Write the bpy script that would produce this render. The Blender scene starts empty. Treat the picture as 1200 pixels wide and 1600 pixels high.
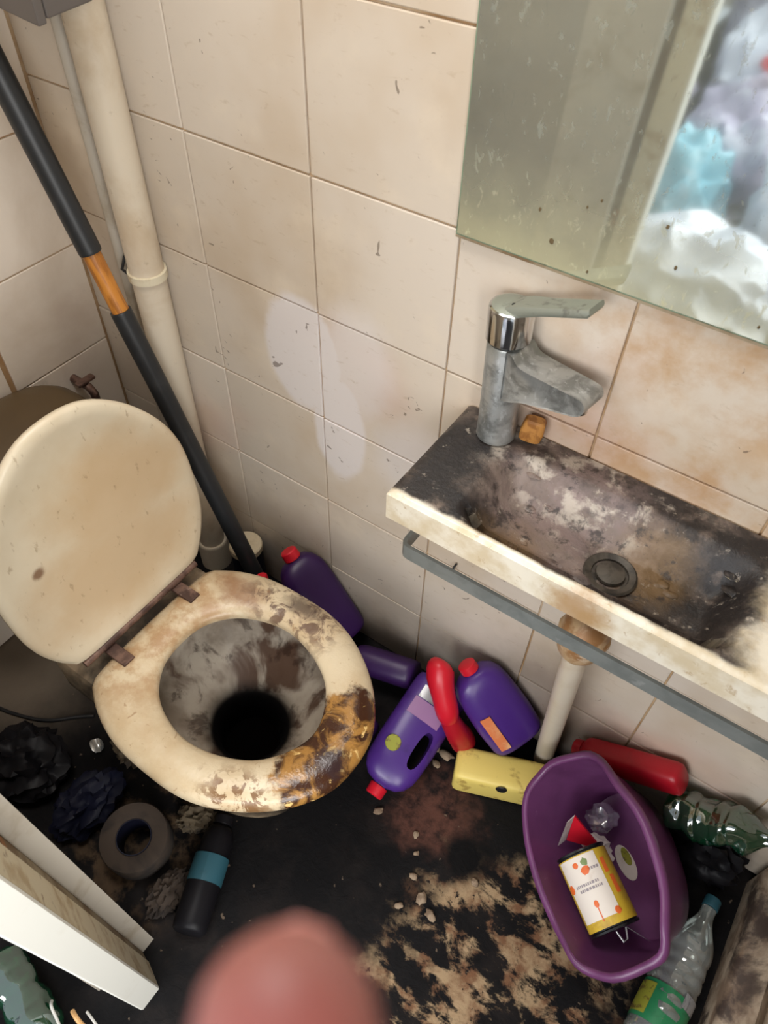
import bpy, bmesh, math, random
from mathutils import Vector, Matrix, noise as mnoise

# ------------------------------------------------------------------ camera, world, light
SC = bpy.context.scene
COL = SC.collection
CAM = Vector((0.0, -0.8, 1.6))
AX = Vector((0.82269696, 0.5681047, 0.02065849))      # picture right, in the room
AY = Vector((0.44184169, -0.61613957, -0.65203371))   # picture down
AF = Vector((-0.3576949, 0.54555393, -0.75790849))    # looking direction
cd = bpy.data.cameras.new('camera'); cam = bpy.data.objects.new('camera', cd); COL.objects.link(cam)
cam.matrix_world = Matrix(((AX.x, -AY.x, -AF.x, CAM.x), (AX.y, -AY.y, -AF.y, CAM.y), (AX.z, -AY.z, -AF.z, CAM.z), (0, 0, 0, 1)))
cd.sensor_fit = 'VERTICAL'; cd.sensor_height = 36.0; cd.lens = 1174.0 / 1600.0 * 36.0
cd.clip_start = 0.005
cd.dof.use_dof = True; cd.dof.focus_distance = 1.35; cd.dof.aperture_fstop = 9.4
SC.camera = cam

W = bpy.data.worlds.new('world'); SC.world = W; W.use_nodes = True
bg = W.node_tree.nodes['Background']; bg.inputs[0].default_value = (0.86, 0.93, 1.0, 1); bg.inputs[1].default_value = 0.9

def area(name, loc, target, sx, sy, power, color):
    l = bpy.data.lights.new(name, 'AREA'); l.shape = 'RECTANGLE'; l.size = sx; l.size_y = sy; l.energy = power; l.color = color
    o = bpy.data.objects.new(name, l); COL.objects.link(o); o.location = loc
    o.rotation_euler = (Vector(target) - Vector(loc)).to_track_quat('-Z', 'Y').to_euler()
    return o
area('daylight_from_room', (-0.10, -2.9, 1.85), (-0.30, 0.0, 0.65), 1.8, 1.2, 62, (0.97, 0.98, 1.0))
area('side_fill', (1.55, -1.80, 1.75), (-0.8, -0.25, 0.75), 1.3, 1.5, 70, (1.0, 0.98, 0.95))  # added fill aimed through the doorway at the left wall, from no window
area('overhead_fill', (-0.62, -0.40, 2.37), (-0.62, -0.40, 0.0), 0.75, 0.45, 17, (1.0, 0.97, 0.935))  # added soft overhead fill for the dark left side, not a fixture

SC.view_settings.view_transform = 'Standard'; SC.view_settings.look = 'None'
SC.view_settings.gamma = 1.0; SC.view_settings.use_curve_mapping = False
SC.view_settings.exposure = 0.0

# ------------------------------------------------------------------ mesh helpers
def rgb(r, g, b):
    f = lambda v: (v / 255 / 12.92) if v / 255 <= 0.04045 else ((v / 255 + 0.055) / 1.055) ** 2.4
    return (f(r), f(g), f(b), 1.0)

def link(name, me, mat=None, parent=None, smooth=True, sharp=40, matrix=None):
    o = bpy.data.objects.new(name, me); COL.objects.link(o)
    if mat is not None and not me.materials: me.materials.append(mat)
    if smooth:
        me.polygons.foreach_set('use_smooth', [True] * len(me.polygons))
        me.set_sharp_from_angle(angle=math.radians(sharp))
        if sharp == 40 and len(me.polygons) < 120:
            wn = o.modifiers.new('weighted', 'WEIGHTED_NORMAL'); wn.keep_sharp = True; wn.weight = 100
    if matrix is not None: o.matrix_world = matrix
    if parent is not None: o.parent = parent
    return o

def tag(o, label, cat, group=None, kind=None):
    if label: o['label'] = label
    if cat: o['category'] = cat
    if group: o['group'] = group
    if kind: o['kind'] = kind
    return o

def struct(o): o['kind'] = 'structure'; return o

def empty(name, label, cat, matrix=None, group=None):
    o = bpy.data.objects.new(name, None); COL.objects.link(o); o.empty_display_size = 0.05
    if matrix is not None: o.matrix_world = matrix
    return tag(o, label, cat, group)

def T(x, y, z): return Matrix.Translation((x, y, z))

def frame(o, z, x=(0, 0, 1)):
    z = Vector(z).normalized(); x = Vector(x); x = (x - x.dot(z) * z)
    if x.length < 1e-5: x = Vector((1, 0, 0)); x = x - x.dot(z) * z
    x.normalize(); y = z.cross(x)
    return Matrix(((x.x, y.x, z.x, o[0]), (x.y, y.y, z.y, o[1]), (x.z, y.z, z.z, o[2]), (0, 0, 0, 1)))

class MB:
    def __init__(s): s.v = []; s.f = []
    def add(s, v, f, m=None):
        k = len(s.v)
        s.v += [tuple(m @ Vector(p)) if m else tuple(p) for p in v]
        s.f += [tuple(i + k for i in q) for q in f]
        return s
    def loft(s, rings, caps=(True, True), m=None, wrap=False):
        n = len(rings[0]); v = [p for r in rings for p in r]; f = []
        R = len(rings)
        for i in range(R if wrap else R - 1):
            a = i * n; b = ((i + 1) % R) * n
            for j in range(n):
                k = (j + 1) % n
                f.append((a + j, a + k, b + k, b + j))
        if not wrap:
            if caps[0]: f.append(tuple(range(n - 1, -1, -1)))
            if caps[1]: f.append(tuple((R - 1) * n + j for j in range(n)))
        return s.add(v, f, m)
    def lathe(s, prof, n=24, caps=(True, True), m=None):
        return s.loft([[(r * math.cos(2 * math.pi * j / n), r * math.sin(2 * math.pi * j / n), z) for j in range(n)] for r, z in prof], caps, m)
    def se(s, prof, n=32, p=2.6, caps=(True, True), m=None):
        # prof: (rx, ry, z[, cx, cy])
        rs = []
        for q in prof:
            rx, ry, z = q[:3]; cx, cy = (q[3], q[4]) if len(q) > 3 else (0, 0)
            r = []
            for j in range(n):
                a = 2 * math.pi * j / n; c, d = math.cos(a), math.sin(a)
                r.append((cx + rx * math.copysign(abs(c) ** (2 / p), c), cy + ry * math.copysign(abs(d) ** (2 / p), d), z))
            rs.append(r)
        return s.loft(rs, caps, m)
    def tube(s, pts, rad, n=12, caps=(True, True), m=None):
        pts = [Vector(p) for p in pts]; rs = []
        if not isinstance(rad, (list, tuple)): rad = [rad] * len(pts)
        x = None
        for i, p in enumerate(pts):
            t = (pts[min(i + 1, len(pts) - 1)] - pts[max(i - 1, 0)]).normalized()
            if x is None:
                x = t.orthogonal().normalized()
            x = (x - x.dot(t) * t).normalized(); y = t.cross(x)
            rs.append([tuple(p + rad[i] * (math.cos(2 * math.pi * j / n) * x + math.sin(2 * math.pi * j / n) * y)) for j in range(n)])
        return s.loft(rs, caps, m)
    def prism(s, poly, z0, z1, m=None, shear=(0, 0)):
        n = len(poly); h = z1 - z0
        return s.loft([[(x, y, z0) for x, y in poly], [(x + shear[0] * h, y + shear[1] * h, z1) for x, y in poly]], (True, True), m)
    def box(s, a, b, bev=0.0, m=None, seg=2):
        bm = bmesh.new(); bmesh.ops.create_cube(bm, size=1)
        for v in bm.verts:
            v.co = Vector(((a[i] + b[i]) / 2 + v.co[i] * (b[i] - a[i]) for i in range(3)))
        if bev > 0: bmesh.ops.bevel(bm, geom=bm.edges[:], offset=bev, segments=seg, profile=0.5, affect='EDGES')
        bm.verts.index_update()
        s.add([v.co[:] for v in bm.verts], [tuple(v.index for v in f.verts) for f in bm.faces], m); bm.free()
        return s
    def mesh(s, name):
        me = bpy.data.meshes.new(name); me.from_pydata(s.v, [], s.f); me.update()
        bm = bmesh.new(); bm.from_mesh(me); bmesh.ops.recalc_face_normals(bm, faces=bm.faces); bm.to_mesh(me); bm.free()
        return me
    def build(s, name, mat, parent=None, smooth=True, sharp=40, matrix=None):
        return link(name, s.mesh(name), mat, parent, smooth, sharp, matrix)

def spline(pts, per=8, closed=True):
    out = []; n = len(pts)
    for i in range(n if closed else n - 1):
        g = lambda k: Vector(pts[k % n]) if closed else Vector(pts[max(0, min(n - 1, k))])
        p0, p1, p2, p3 = g(i - 1), g(i), g(i + 1), g(i + 2)
        for k in range(per):
            t = k / per
            out.append(tuple(0.5 * ((2 * p1) + (p2 - p0) * t + (2 * p0 - 5 * p1 + 4 * p2 - p3) * t * t + (3 * p1 - p0 - 3 * p2 + p3) * t ** 3)))
    if not closed: out.append(tuple(pts[-1]))
    return out

def sstep(a, b, x):
    t = max(0.0, min(1.0, (x - a) / (b - a))); return t * t * (3 - 2 * t)

def boolean(o, cutters):
    dg0 = bpy.context.evaluated_depsgraph_get
    for c in cutters:
        md = o.modifiers.new('b', 'BOOLEAN'); md.operation = 'DIFFERENCE'; md.object = c; md.solver = 'EXACT'
    bpy.context.view_layer.update()
    me = bpy.data.meshes.new_from_object(o.evaluated_get(dg0()))
    o.modifiers.clear(); o.data = me
    for c in cutters: bpy.data.objects.remove(c)
    me.polygons.foreach_set('use_smooth', [True] * len(me.polygons)); me.set_sharp_from_angle(angle=math.radians(45))

def crumple(name, mat, parent, radii, seed, amp=0.25, freq=6.0, sub=3, matrix=None, floor=None, ridged=False):
    if ridged and max(radii) > 0.035 and sub < 4: sub = 4
    bm = bmesh.new(); bmesh.ops.create_icosphere(bm, subdivisions=sub, radius=1)
    off = Vector((seed * 3.7, seed * 1.3, seed * 7.1))
    for v in bm.verts:
        d = v.co.normalized()
        h = mnoise.fractal(d * freq * 0.35 + off, 0.9, 2.1, 4)
        if ridged: h = 0.5 - abs(mnoise.noise(d * freq * 0.5 + off)) * 1.8 + 0.5 * mnoise.noise(d * freq + off)
        k = 1 + amp * h
        v.co = Vector((d.x * radii[0] * k, d.y * radii[1] * k, d.z * radii[2] * k))
        if floor is not None and v.co.z < floor: v.co.z = floor + (v.co.z - floor) * 0.05
    me = bpy.data.meshes.new(name); bm.to_mesh(me); bm.free()
    return link(name, me, mat, parent, True, 60 if not ridged else 48, matrix)

# ------------------------------------------------------------------ material helpers
class NT:
    def __init__(s, name):
        s.m = bpy.data.materials.new(name); s.m.use_nodes = True; s.t = s.m.node_tree
        s.b = s.t.nodes['Principled BSDF']; s.out = s.t.nodes['Material Output']
        s._pos = None; s._obj = None
    def n(s, k): return s.t.nodes.new(k)
    def l(s, a, b): s.t.links.new(a, b)
    def coord(s, kind='pos'):
        if kind == 'pos':
            if s._pos is None: s._pos = s.n('ShaderNodeNewGeometry').outputs['Position']
            return s._pos
        if s._obj is None: s._obj = s.n('ShaderNodeTexCoord').outputs['Object']
        return s._obj
    def val(s, x, sock):
        if hasattr(x, 'is_output'): s.l(x, sock)
        else: sock.default_value = x
    def math(s, op, a, b=0.0, c=None, clamp=False):
        q = s.n('ShaderNodeMath'); q.operation = op; q.use_clamp = clamp
        s.val(a, q.inputs[0]); s.val(b, q.inputs[1])
        if c is not None: s.val(c, q.inputs[2])
        return q.outputs[0]
    def noise(s, scale, detail=4, rough=0.6, dist=0.0, co='pos', stretch=None, off=(0, 0, 0)):
        v = s.coord(co)
        mp = s.n('ShaderNodeMapping'); s.l(v, mp.inputs[0]); mp.inputs[1].default_value = off
        if stretch: mp.inputs[3].default_value = stretch
        q = s.n('ShaderNodeTexNoise'); s.l(mp.outputs[0], q.inputs['Vector'])
        q.inputs['Scale'].default_value = scale; q.inputs['Detail'].default_value = detail
        q.inputs['Roughness'].default_value = rough; q.inputs['Distortion'].default_value = dist
        return q.outputs['Fac']
    def step(s, x, lo, hi):
        q = s.n('ShaderNodeMapRange'); q.interpolation_type = 'SMOOTHSTEP'; s.val(x, q.inputs['Value'])
        q.inputs['From Min'].default_value = lo; q.inputs['From Max'].default_value = hi
        return q.outputs['Result']
    def blob(s, c, r, soft=0.3, wob=0.0, wscale=12.0, scl=(1, 1, 1), co='pos'):
        q = s.n('ShaderNodeVectorMath'); q.operation = 'SUBTRACT'; s.l(s.coord(co), q.inputs[0]); q.inputs[1].default_value = c
        w = s.n('ShaderNodeVectorMath'); w.operation = 'MULTIPLY'; s.l(q.outputs[0], w.inputs[0]); w.inputs[1].default_value = scl
        e = s.n('ShaderNodeVectorMath'); e.operation = 'LENGTH'; s.l(w.outputs[0], e.inputs[0])
        d = e.outputs['Value']
        if wob: d = s.math('MULTIPLY_ADD', s.math('SUBTRACT', s.noise(wscale, 5, 0.65, co=co, off=(c[0] * 9, c[1] * 9, 2)), 0.5), -wob * 2, d)
        return s.math('SUBTRACT', 1.0, s.step(d, r * (1 - soft), r * (1 + soft)))
    def mix(s, f, a, b):
        q = s.n('ShaderNodeMix'); q.data_type = 'RGBA'; s.val(f, q.inputs[0]); s.val(a, q.inputs[6]); s.val(b, q.inputs[7])
        return q.outputs[2]
    def bump(s, h, strength=0.2, dist=0.002):
        q = s.n('ShaderNodeBump'); q.inputs['Strength'].default_value = strength; q.inputs['Distance'].default_value = dist
        s.l(h, q.inputs['Height']); s.l(q.outputs[0], s.b.inputs['Normal'])
    def fin(s, col, rough=0.5, metal=0.0, spec=0.5):
        s.val(col, s.b.inputs['Base Color']); s.val(rough, s.b.inputs['Roughness']); s.val(metal, s.b.inputs['Metallic'])
        s.b.inputs['Specular IOR Level'].default_value = spec
        return s.m

def dirty(name, base, layers=(), rough=0.45, metal=0.0, bump=0.0, bscale=60, co='pos', spec=0.5, bdist=0.002):
    # a layer: (colour, noise scale, lo, hi, opacity, stretch, blobs)
    t = NT(name); col = base; tot = None
    for i, L in enumerate(layers):
        c, sc, lo, hi, op = L[:5]; st = L[5] if len(L) > 5 else None; bl = L[6] if len(L) > 6 else None
        f = t.step(t.noise(sc, 6, 0.62, 0.4, co, st, (i * 3.1, i * 1.7, i * 5.3)), lo, hi) if sc else None
        if bl:
            m = None
            for q in bl:
                b = t.blob(*q, co=co) if not isinstance(q, dict) else t.blob(co=co, **q)
                m = b if m is None else t.math('MAXIMUM', m, b)
            f = m if f is None else t.math('MULTIPLY', f, m)
        f = t.math('MULTIPLY', f, op)
        col = t.mix(f, col, c)
    if bump: t.bump(t.noise(bscale, 5, 0.6, 0, co), bump, bdist)
    return t.fin(col, rough, metal, spec)

BLACK = rgb(18, 17, 18)
# ---- tiles
def tile_material(name, patches=True):
    t = NT(name)
    rnd = t.n('ShaderNodeObjectInfo').outputs['Random']
    base = t.mix(rnd, rgb(206, 194, 178), rgb(214, 203, 189))
    col = t.mix(t.math('MULTIPLY', t.step(t.noise(2.6, 4, 0.55), 0.42, 0.68), 0.75), base, rgb(190, 170, 144))
    col = t.mix(t.math('MULTIPLY', t.step(t.noise(7, 5, 0.6, off=(4, 2, 1)), 0.5, 0.75), 0.45), col, rgb(226, 212, 190))
    col = t.mix(t.math('MULTIPLY', t.step(t.noise(3.0, 2, 0.5, off=(7, 7, 3)), 0.56, 0.75), 0.5), col, rgb(206, 168, 152))
    if patches:
        a = t.blob((-0.70, 0, 0.785), 0.085, 0.10, 0.012, 14, (1.0, 1, 0.72))  # whiter patches on the tiles left of the basin
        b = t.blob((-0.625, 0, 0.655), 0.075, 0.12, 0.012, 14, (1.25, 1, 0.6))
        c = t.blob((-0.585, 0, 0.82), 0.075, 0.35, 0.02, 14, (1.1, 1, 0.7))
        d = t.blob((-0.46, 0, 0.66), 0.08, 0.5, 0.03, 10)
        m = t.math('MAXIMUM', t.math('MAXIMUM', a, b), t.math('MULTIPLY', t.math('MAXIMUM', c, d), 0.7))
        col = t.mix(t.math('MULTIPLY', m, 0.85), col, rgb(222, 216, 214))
        # brown soap film beneath the mirror and grime over the basin edge
        st = t.math('MAXIMUM', t.blob((0.0, 0, 1.06), 0.16, 0.6, 0.06, 10, (0.6, 1, 1.5)), t.blob((-0.05, 0, 0.90), 0.07, 0.6, 0.05, 10, (0.35, 1, 1)))
        col = t.mix(t.math('MULTIPLY', t.math('MULTIPLY', st, t.step(t.noise(9, 6, 0.65, off=(1, 5, 9)), 0.35, 0.65)), 0.7), col, rgb(176, 132, 78))
        # mould along the floor line; further up, a darker smudge
        mo = t.blob((-0.42, 0, 0.0), 0.125, 0.6, 0.05, 9, (0.16, 1, 1))
        col = t.mix(t.math('MULTIPLY', mo, 0.8), col, rgb(70, 58, 50))
        mb = t.blob((-0.13, 0, 0.18), 0.14, 0.6, 0.05, 12, (1.0, 1, 1))
        col = t.mix(t.math('MULTIPLY', mb, 0.6), col, rgb(92, 74, 64))
    # fine diagonal streaks of dried dirt and dark flecks
    col = t.mix(t.math('MULTIPLY', t.step(t.noise(42, 4, 0.6, 0.5, stretch=(1, 1, 2.6)), 0.60, 0.75), 0.35), col, rgb(168, 146, 118))
    col = t.mix(t.math('MULTIPLY', t.step(t.noise(36, 3, 0.5, 1.6, off=(3, 9, 4)), 0.705, 0.735), 0.65), col, rgb(92, 76, 62))
    t.bump(t.noise(16, 4, 0.6), 0.12, 0.003)
    return t.fin(col, 0.42, 0, 0.4)
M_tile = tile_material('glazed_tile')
M_tile2 = dirty('left_wall_tile', rgb(230, 218, 203), [(rgb(210, 194, 175), 3, 0.4, 0.7, 0.8), (rgb(206, 186, 172), 5, 0.5, 0.75, 0.5), (rgb(120, 104, 80), 9, 0.62, 0.8, 0.4)], 0.5, bump=0.1, bscale=16)
M_grout = dirty('grout', rgb(196, 168, 132), [(rgb(150, 112, 70), 5, 0.4, 0.62, 0.85), (rgb(214, 196, 170), 6, 0.52, 0.7, 0.7)], 0.85, bump=0.3)
M_plaster = dirty('plaster', rgb(168, 160, 148), [(rgb(140, 128, 110), 3, 0.4, 0.7, 0.7)], 0.8)

# ---- floor
def floor_material():
    t = NT('filthy_floor')
    col = rgb(17, 16, 17)
    col = t.mix(t.step(t.noise(9, 5, 0.6), 0.45, 0.7), col, rgb(30, 26, 25))
    # worn floor covering showing through
    bl = [((0.01, -0.40, 0), 0.14, 0.3, 0.14, 9), ((0.10, -0.42, 0), 0.14, 0.3, 0.12, 9), ((0.01, -0.58, 0), 0.15, 0.4, 0.16, 10), ((0.16, -0.58, 0), 0.16, 0.4, 0.12, 9)]
    m = None
    for b in bl:
        q = t.blob(*b); m = q if m is None else t.math('MAXIMUM', m, q)
    worn = t.math('MULTIPLY', m, t.step(t.noise(11, 7, 0.68, 0.25, stretch=(1.0, 1.5, 1), off=(2.3, 1.2, 0)), 0.47, 0.56))
    wc = t.mix(t.step(t.noise(22, 5, 0.6, 0.2, off=(5, 5, 5)), 0.4, 0.62), rgb(158, 134, 104), rgb(112, 80, 58))
    wc = t.mix(t.step(t.noise(70, 3, 0.6, off=(1, 8, 5)), 0.62, 0.68), wc, rgb(40, 32, 28))
    col = t.mix(worn, col, wc)
    rb = t.math('MULTIPLY', t.blob((-0.20, -0.27, 0), 0.085, 0.4, 0.07, 14), t.step(t.noise(20, 5, 0.65, off=(9, 2, 2)), 0.32, 0.6))
    col = t.mix(t.math('MULTIPLY', rb, 0.85), col, rgb(92, 60, 50))
    # greyer floor at the far end, beside the pan
    gr = t.blob((-1.20, -0.53, 0), 0.17, 0.7, 0.08, 6)
    col = t.mix(t.math('MULTIPLY', gr, 0.9), col, rgb(116, 104, 90))
    col = t.mix(t.math('MULTIPLY', t.blob((-0.66, -0.66, 0), 0.13, 0.5, 0.1, 12), t.step(t.noise(18, 5, 0.6, off=(3, 3, 8)), 0.45, 0.6)), col, rgb(84, 68, 52))
    hole = t.blob((-0.10, -0.305, 0), 0.045, 0.4, 0.02, 20)
    col = t.mix(hole, col, rgb(12, 11, 12))
    col = t.mix(t.math('MULTIPLY', t.step(t.noise(55, 3, 0.5, off=(4, 4, 1)), 0.7, 0.74), 0.6), col, rgb(120, 104, 88))
    t.bump(t.noise(30, 6, 0.65, 0.5), 0.5, 0.006)
    rough = t.math('MULTIPLY_ADD', t.noise(12, 3, 0.5, off=(8, 1, 1)), 0.4, 0.5)
    return t.fin(col, rough, 0, 0.12)
M_floor = floor_material()

# ---- ceramics
def seat_material():
    t = NT('stained_seat')
    col = t.mix(t.step(t.noise(10, 5, 0.6), 0.4, 0.7), rgb(207, 191, 161), rgb(192, 170, 136))
    back = t.blob((-0.80, -0.42, 0.44), 0.20, 0.5, 0.06, 9)
    col = t.mix(t.math('MULTIPLY', t.math('MULTIPLY', back, t.step(t.noise(26, 5, 0.65, off=(2, 2, 2)), 0.36, 0.62)), 0.75), col, rgb(160, 120, 78))
    sp = t.math('MULTIPLY', t.blob((-0.655, -0.28, 0.44), 0.035, 0.5, 0.03, 40, (0.7, 1.3, 1)), 0.6)
    col = t.mix(sp, col, rgb(128, 84, 56))
    # dark smears on the wall side of the ring
    sm = t.math('MULTIPLY', t.blob((-0.535, -0.245, 0.44), 0.075, 0.5, 0.05, 22, (0.8, 1.2, 1)), t.step(t.noise(38, 5, 0.65, 0.8, off=(6, 1, 3)), 0.46, 0.60))
    col = t.mix(t.math('MULTIPLY', sm, 0.85), col, rgb(84, 56, 46))
    sm2 = t.blob((-0.535, -0.242, 0.44), 0.022, 0.6, 0.02, 50, (0.6, 1.3, 1))
    col = t.mix(t.math('MULTIPLY', sm2, 0.8), col, rgb(70, 54, 48))
    # heavy amber and brown stain at the front of the ring
    fr = t.math('MAXIMUM', t.blob((-0.325, -0.40, 0.44), 0.074, 0.10, 0.035, 24, (1.0, 0.85, 1)), t.blob((-0.325, -0.48, 0.44), 0.068, 0.12, 0.04, 24))
    fc = t.mix(t.step(t.noise(20, 5, 0.6, 0.9, off=(1, 1, 7)), 0.40, 0.56), rgb(160, 116, 58), rgb(62, 36, 22))
    fc = t.mix(t.step(t.noise(40, 4, 0.6, 1.0, off=(8, 2, 7)), 0.60, 0.68), fc, rgb(222, 186, 120))
    fc = t.mix(t.blob((-0.315, -0.44, 0.44), 0.022, 0.5, 0.02, 50), fc, rgb(52, 36, 36))
    col = t.mix(fr, col, fc)
    lw = t.math('MULTIPLY', t.blob((-0.395, -0.575, 0.44), 0.05, 0.5, 0.04, 26, (0.7, 1.2, 1)), t.step(t.noise(44, 5, 0.7, 0.6, off=(2, 6, 1)), 0.47, 0.55))
    col = t.mix(t.math('MULTIPLY', lw, 0.9), col, rgb(112, 74, 34))
    col = t.mix(t.math('MULTIPLY', t.step(t.noise(60, 4, 0.6, 1.0, off=(3, 3, 3)), 0.64, 0.70), 0.5), col, rgb(140, 100, 64))
    t.bump(t.math('ADD', t.noise(60, 4, 0.6), t.math('MULTIPLY', fr, t.noise(30, 5, 0.7, 1.0))), 0.35, 0.003)
    return t.fin(col, t.math('MULTIPLY_ADD', fr, -0.12, 0.34), 0, 0.5)
M_seat = seat_material()
def lid_material():
    t = NT('lid_plastic')
    col = t.mix(t.step(t.noise(6, 4, 0.6), 0.4, 0.7), rgb(210, 198, 174), rgb(198, 184, 158))
    b = t.math('MAXIMUM', t.blob((-0.79, -0.36, 0.70), 0.10, 0.5, 0.06, 9, (1, 0.8, 1)), t.blob((-0.77, -0.42, 0.58), 0.11, 0.5, 0.06, 9, (1, 0.7, 1)))
    col = t.mix(t.math('MULTIPLY', b, 0.6), col, rgb(182, 148, 104))
    col = t.mix(t.math('MULTIPLY', t.step(t.noise(40, 4, 0.6, stretch=(1, 2, 1), off=(5, 1, 1)), 0.62, 0.72), 0.5), col, rgb(140, 116, 88))
    sp = t.blob((-0.79, -0.535, 0.67), 0.010, 0.5, 0.006, 60)
    col = t.mix(t.math('MULTIPLY', sp, 0.85), col, rgb(110, 76, 52))
    return t.fin(col, 0.4, 0, 0.5)
M_lid = lid_material()
def bowl_material():
    t = NT('soiled_bowl')
    z = t.n('ShaderNodeSeparateXYZ'); t.l(t.coord(), z.inputs[0])
    col = t.mix(t.step(t.noise(9, 5, 0.6), 0.4, 0.65), rgb(170, 160, 146), rgb(132, 120, 106))
    st = t.step(t.noise(11, 4, 0.55, 0.5, stretch=(1, 1, 0.5), off=(3, 1, 2)), 0.47, 0.62)
    col = t.mix(t.math('MULTIPLY', st, 0.92), col, rgb(72, 48, 34))
    st2 = t.step(t.noise(20, 5, 0.6, 0.5, stretch=(1, 1, 0.35), off=(7, 4, 2)), 0.54, 0.66)
    col = t.mix(t.math('MULTIPLY', st2, 0.7), col, rgb(46, 28, 20))
    pit = t.math('SUBTRACT', 1.0, t.step(z.outputs['Z'], 0.252, 0.276))  # black pit: dirt, plus the shade of its depth put into the colour
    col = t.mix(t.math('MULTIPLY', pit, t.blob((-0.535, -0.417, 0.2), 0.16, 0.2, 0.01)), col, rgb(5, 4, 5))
    return t.fin(col, 0.5, 0, 0.25)
M_bowl = bowl_material()
M_bowl_out = dirty('pan_outside', rgb(150, 132, 108), [(rgb(58, 44, 34), 9, 0.4, 0.62, 0.9), (rgb(24, 20, 18), 5, 0.4, 0.6, 0.9)], 0.4)
M_cistern = dirty('brown_cistern', rgb(86, 68, 42), [(rgb(70, 54, 32), 4, 0.4, 0.7, 0.8)], 0.45)
M_chrome = dirty('dull_chrome', rgb(190, 190, 188), [(rgb(120, 116, 110), 14, 0.45, 0.7, 0.7)], 0.25, 1.0)
M_hinge = dirty('rusty_hinge', rgb(110, 84, 72), [(rgb(60, 40, 34), 30, 0.4, 0.6, 0.9), (rgb(170, 150, 136), 40, 0.62, 0.7, 0.6)], 0.5, 0.3)

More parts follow.
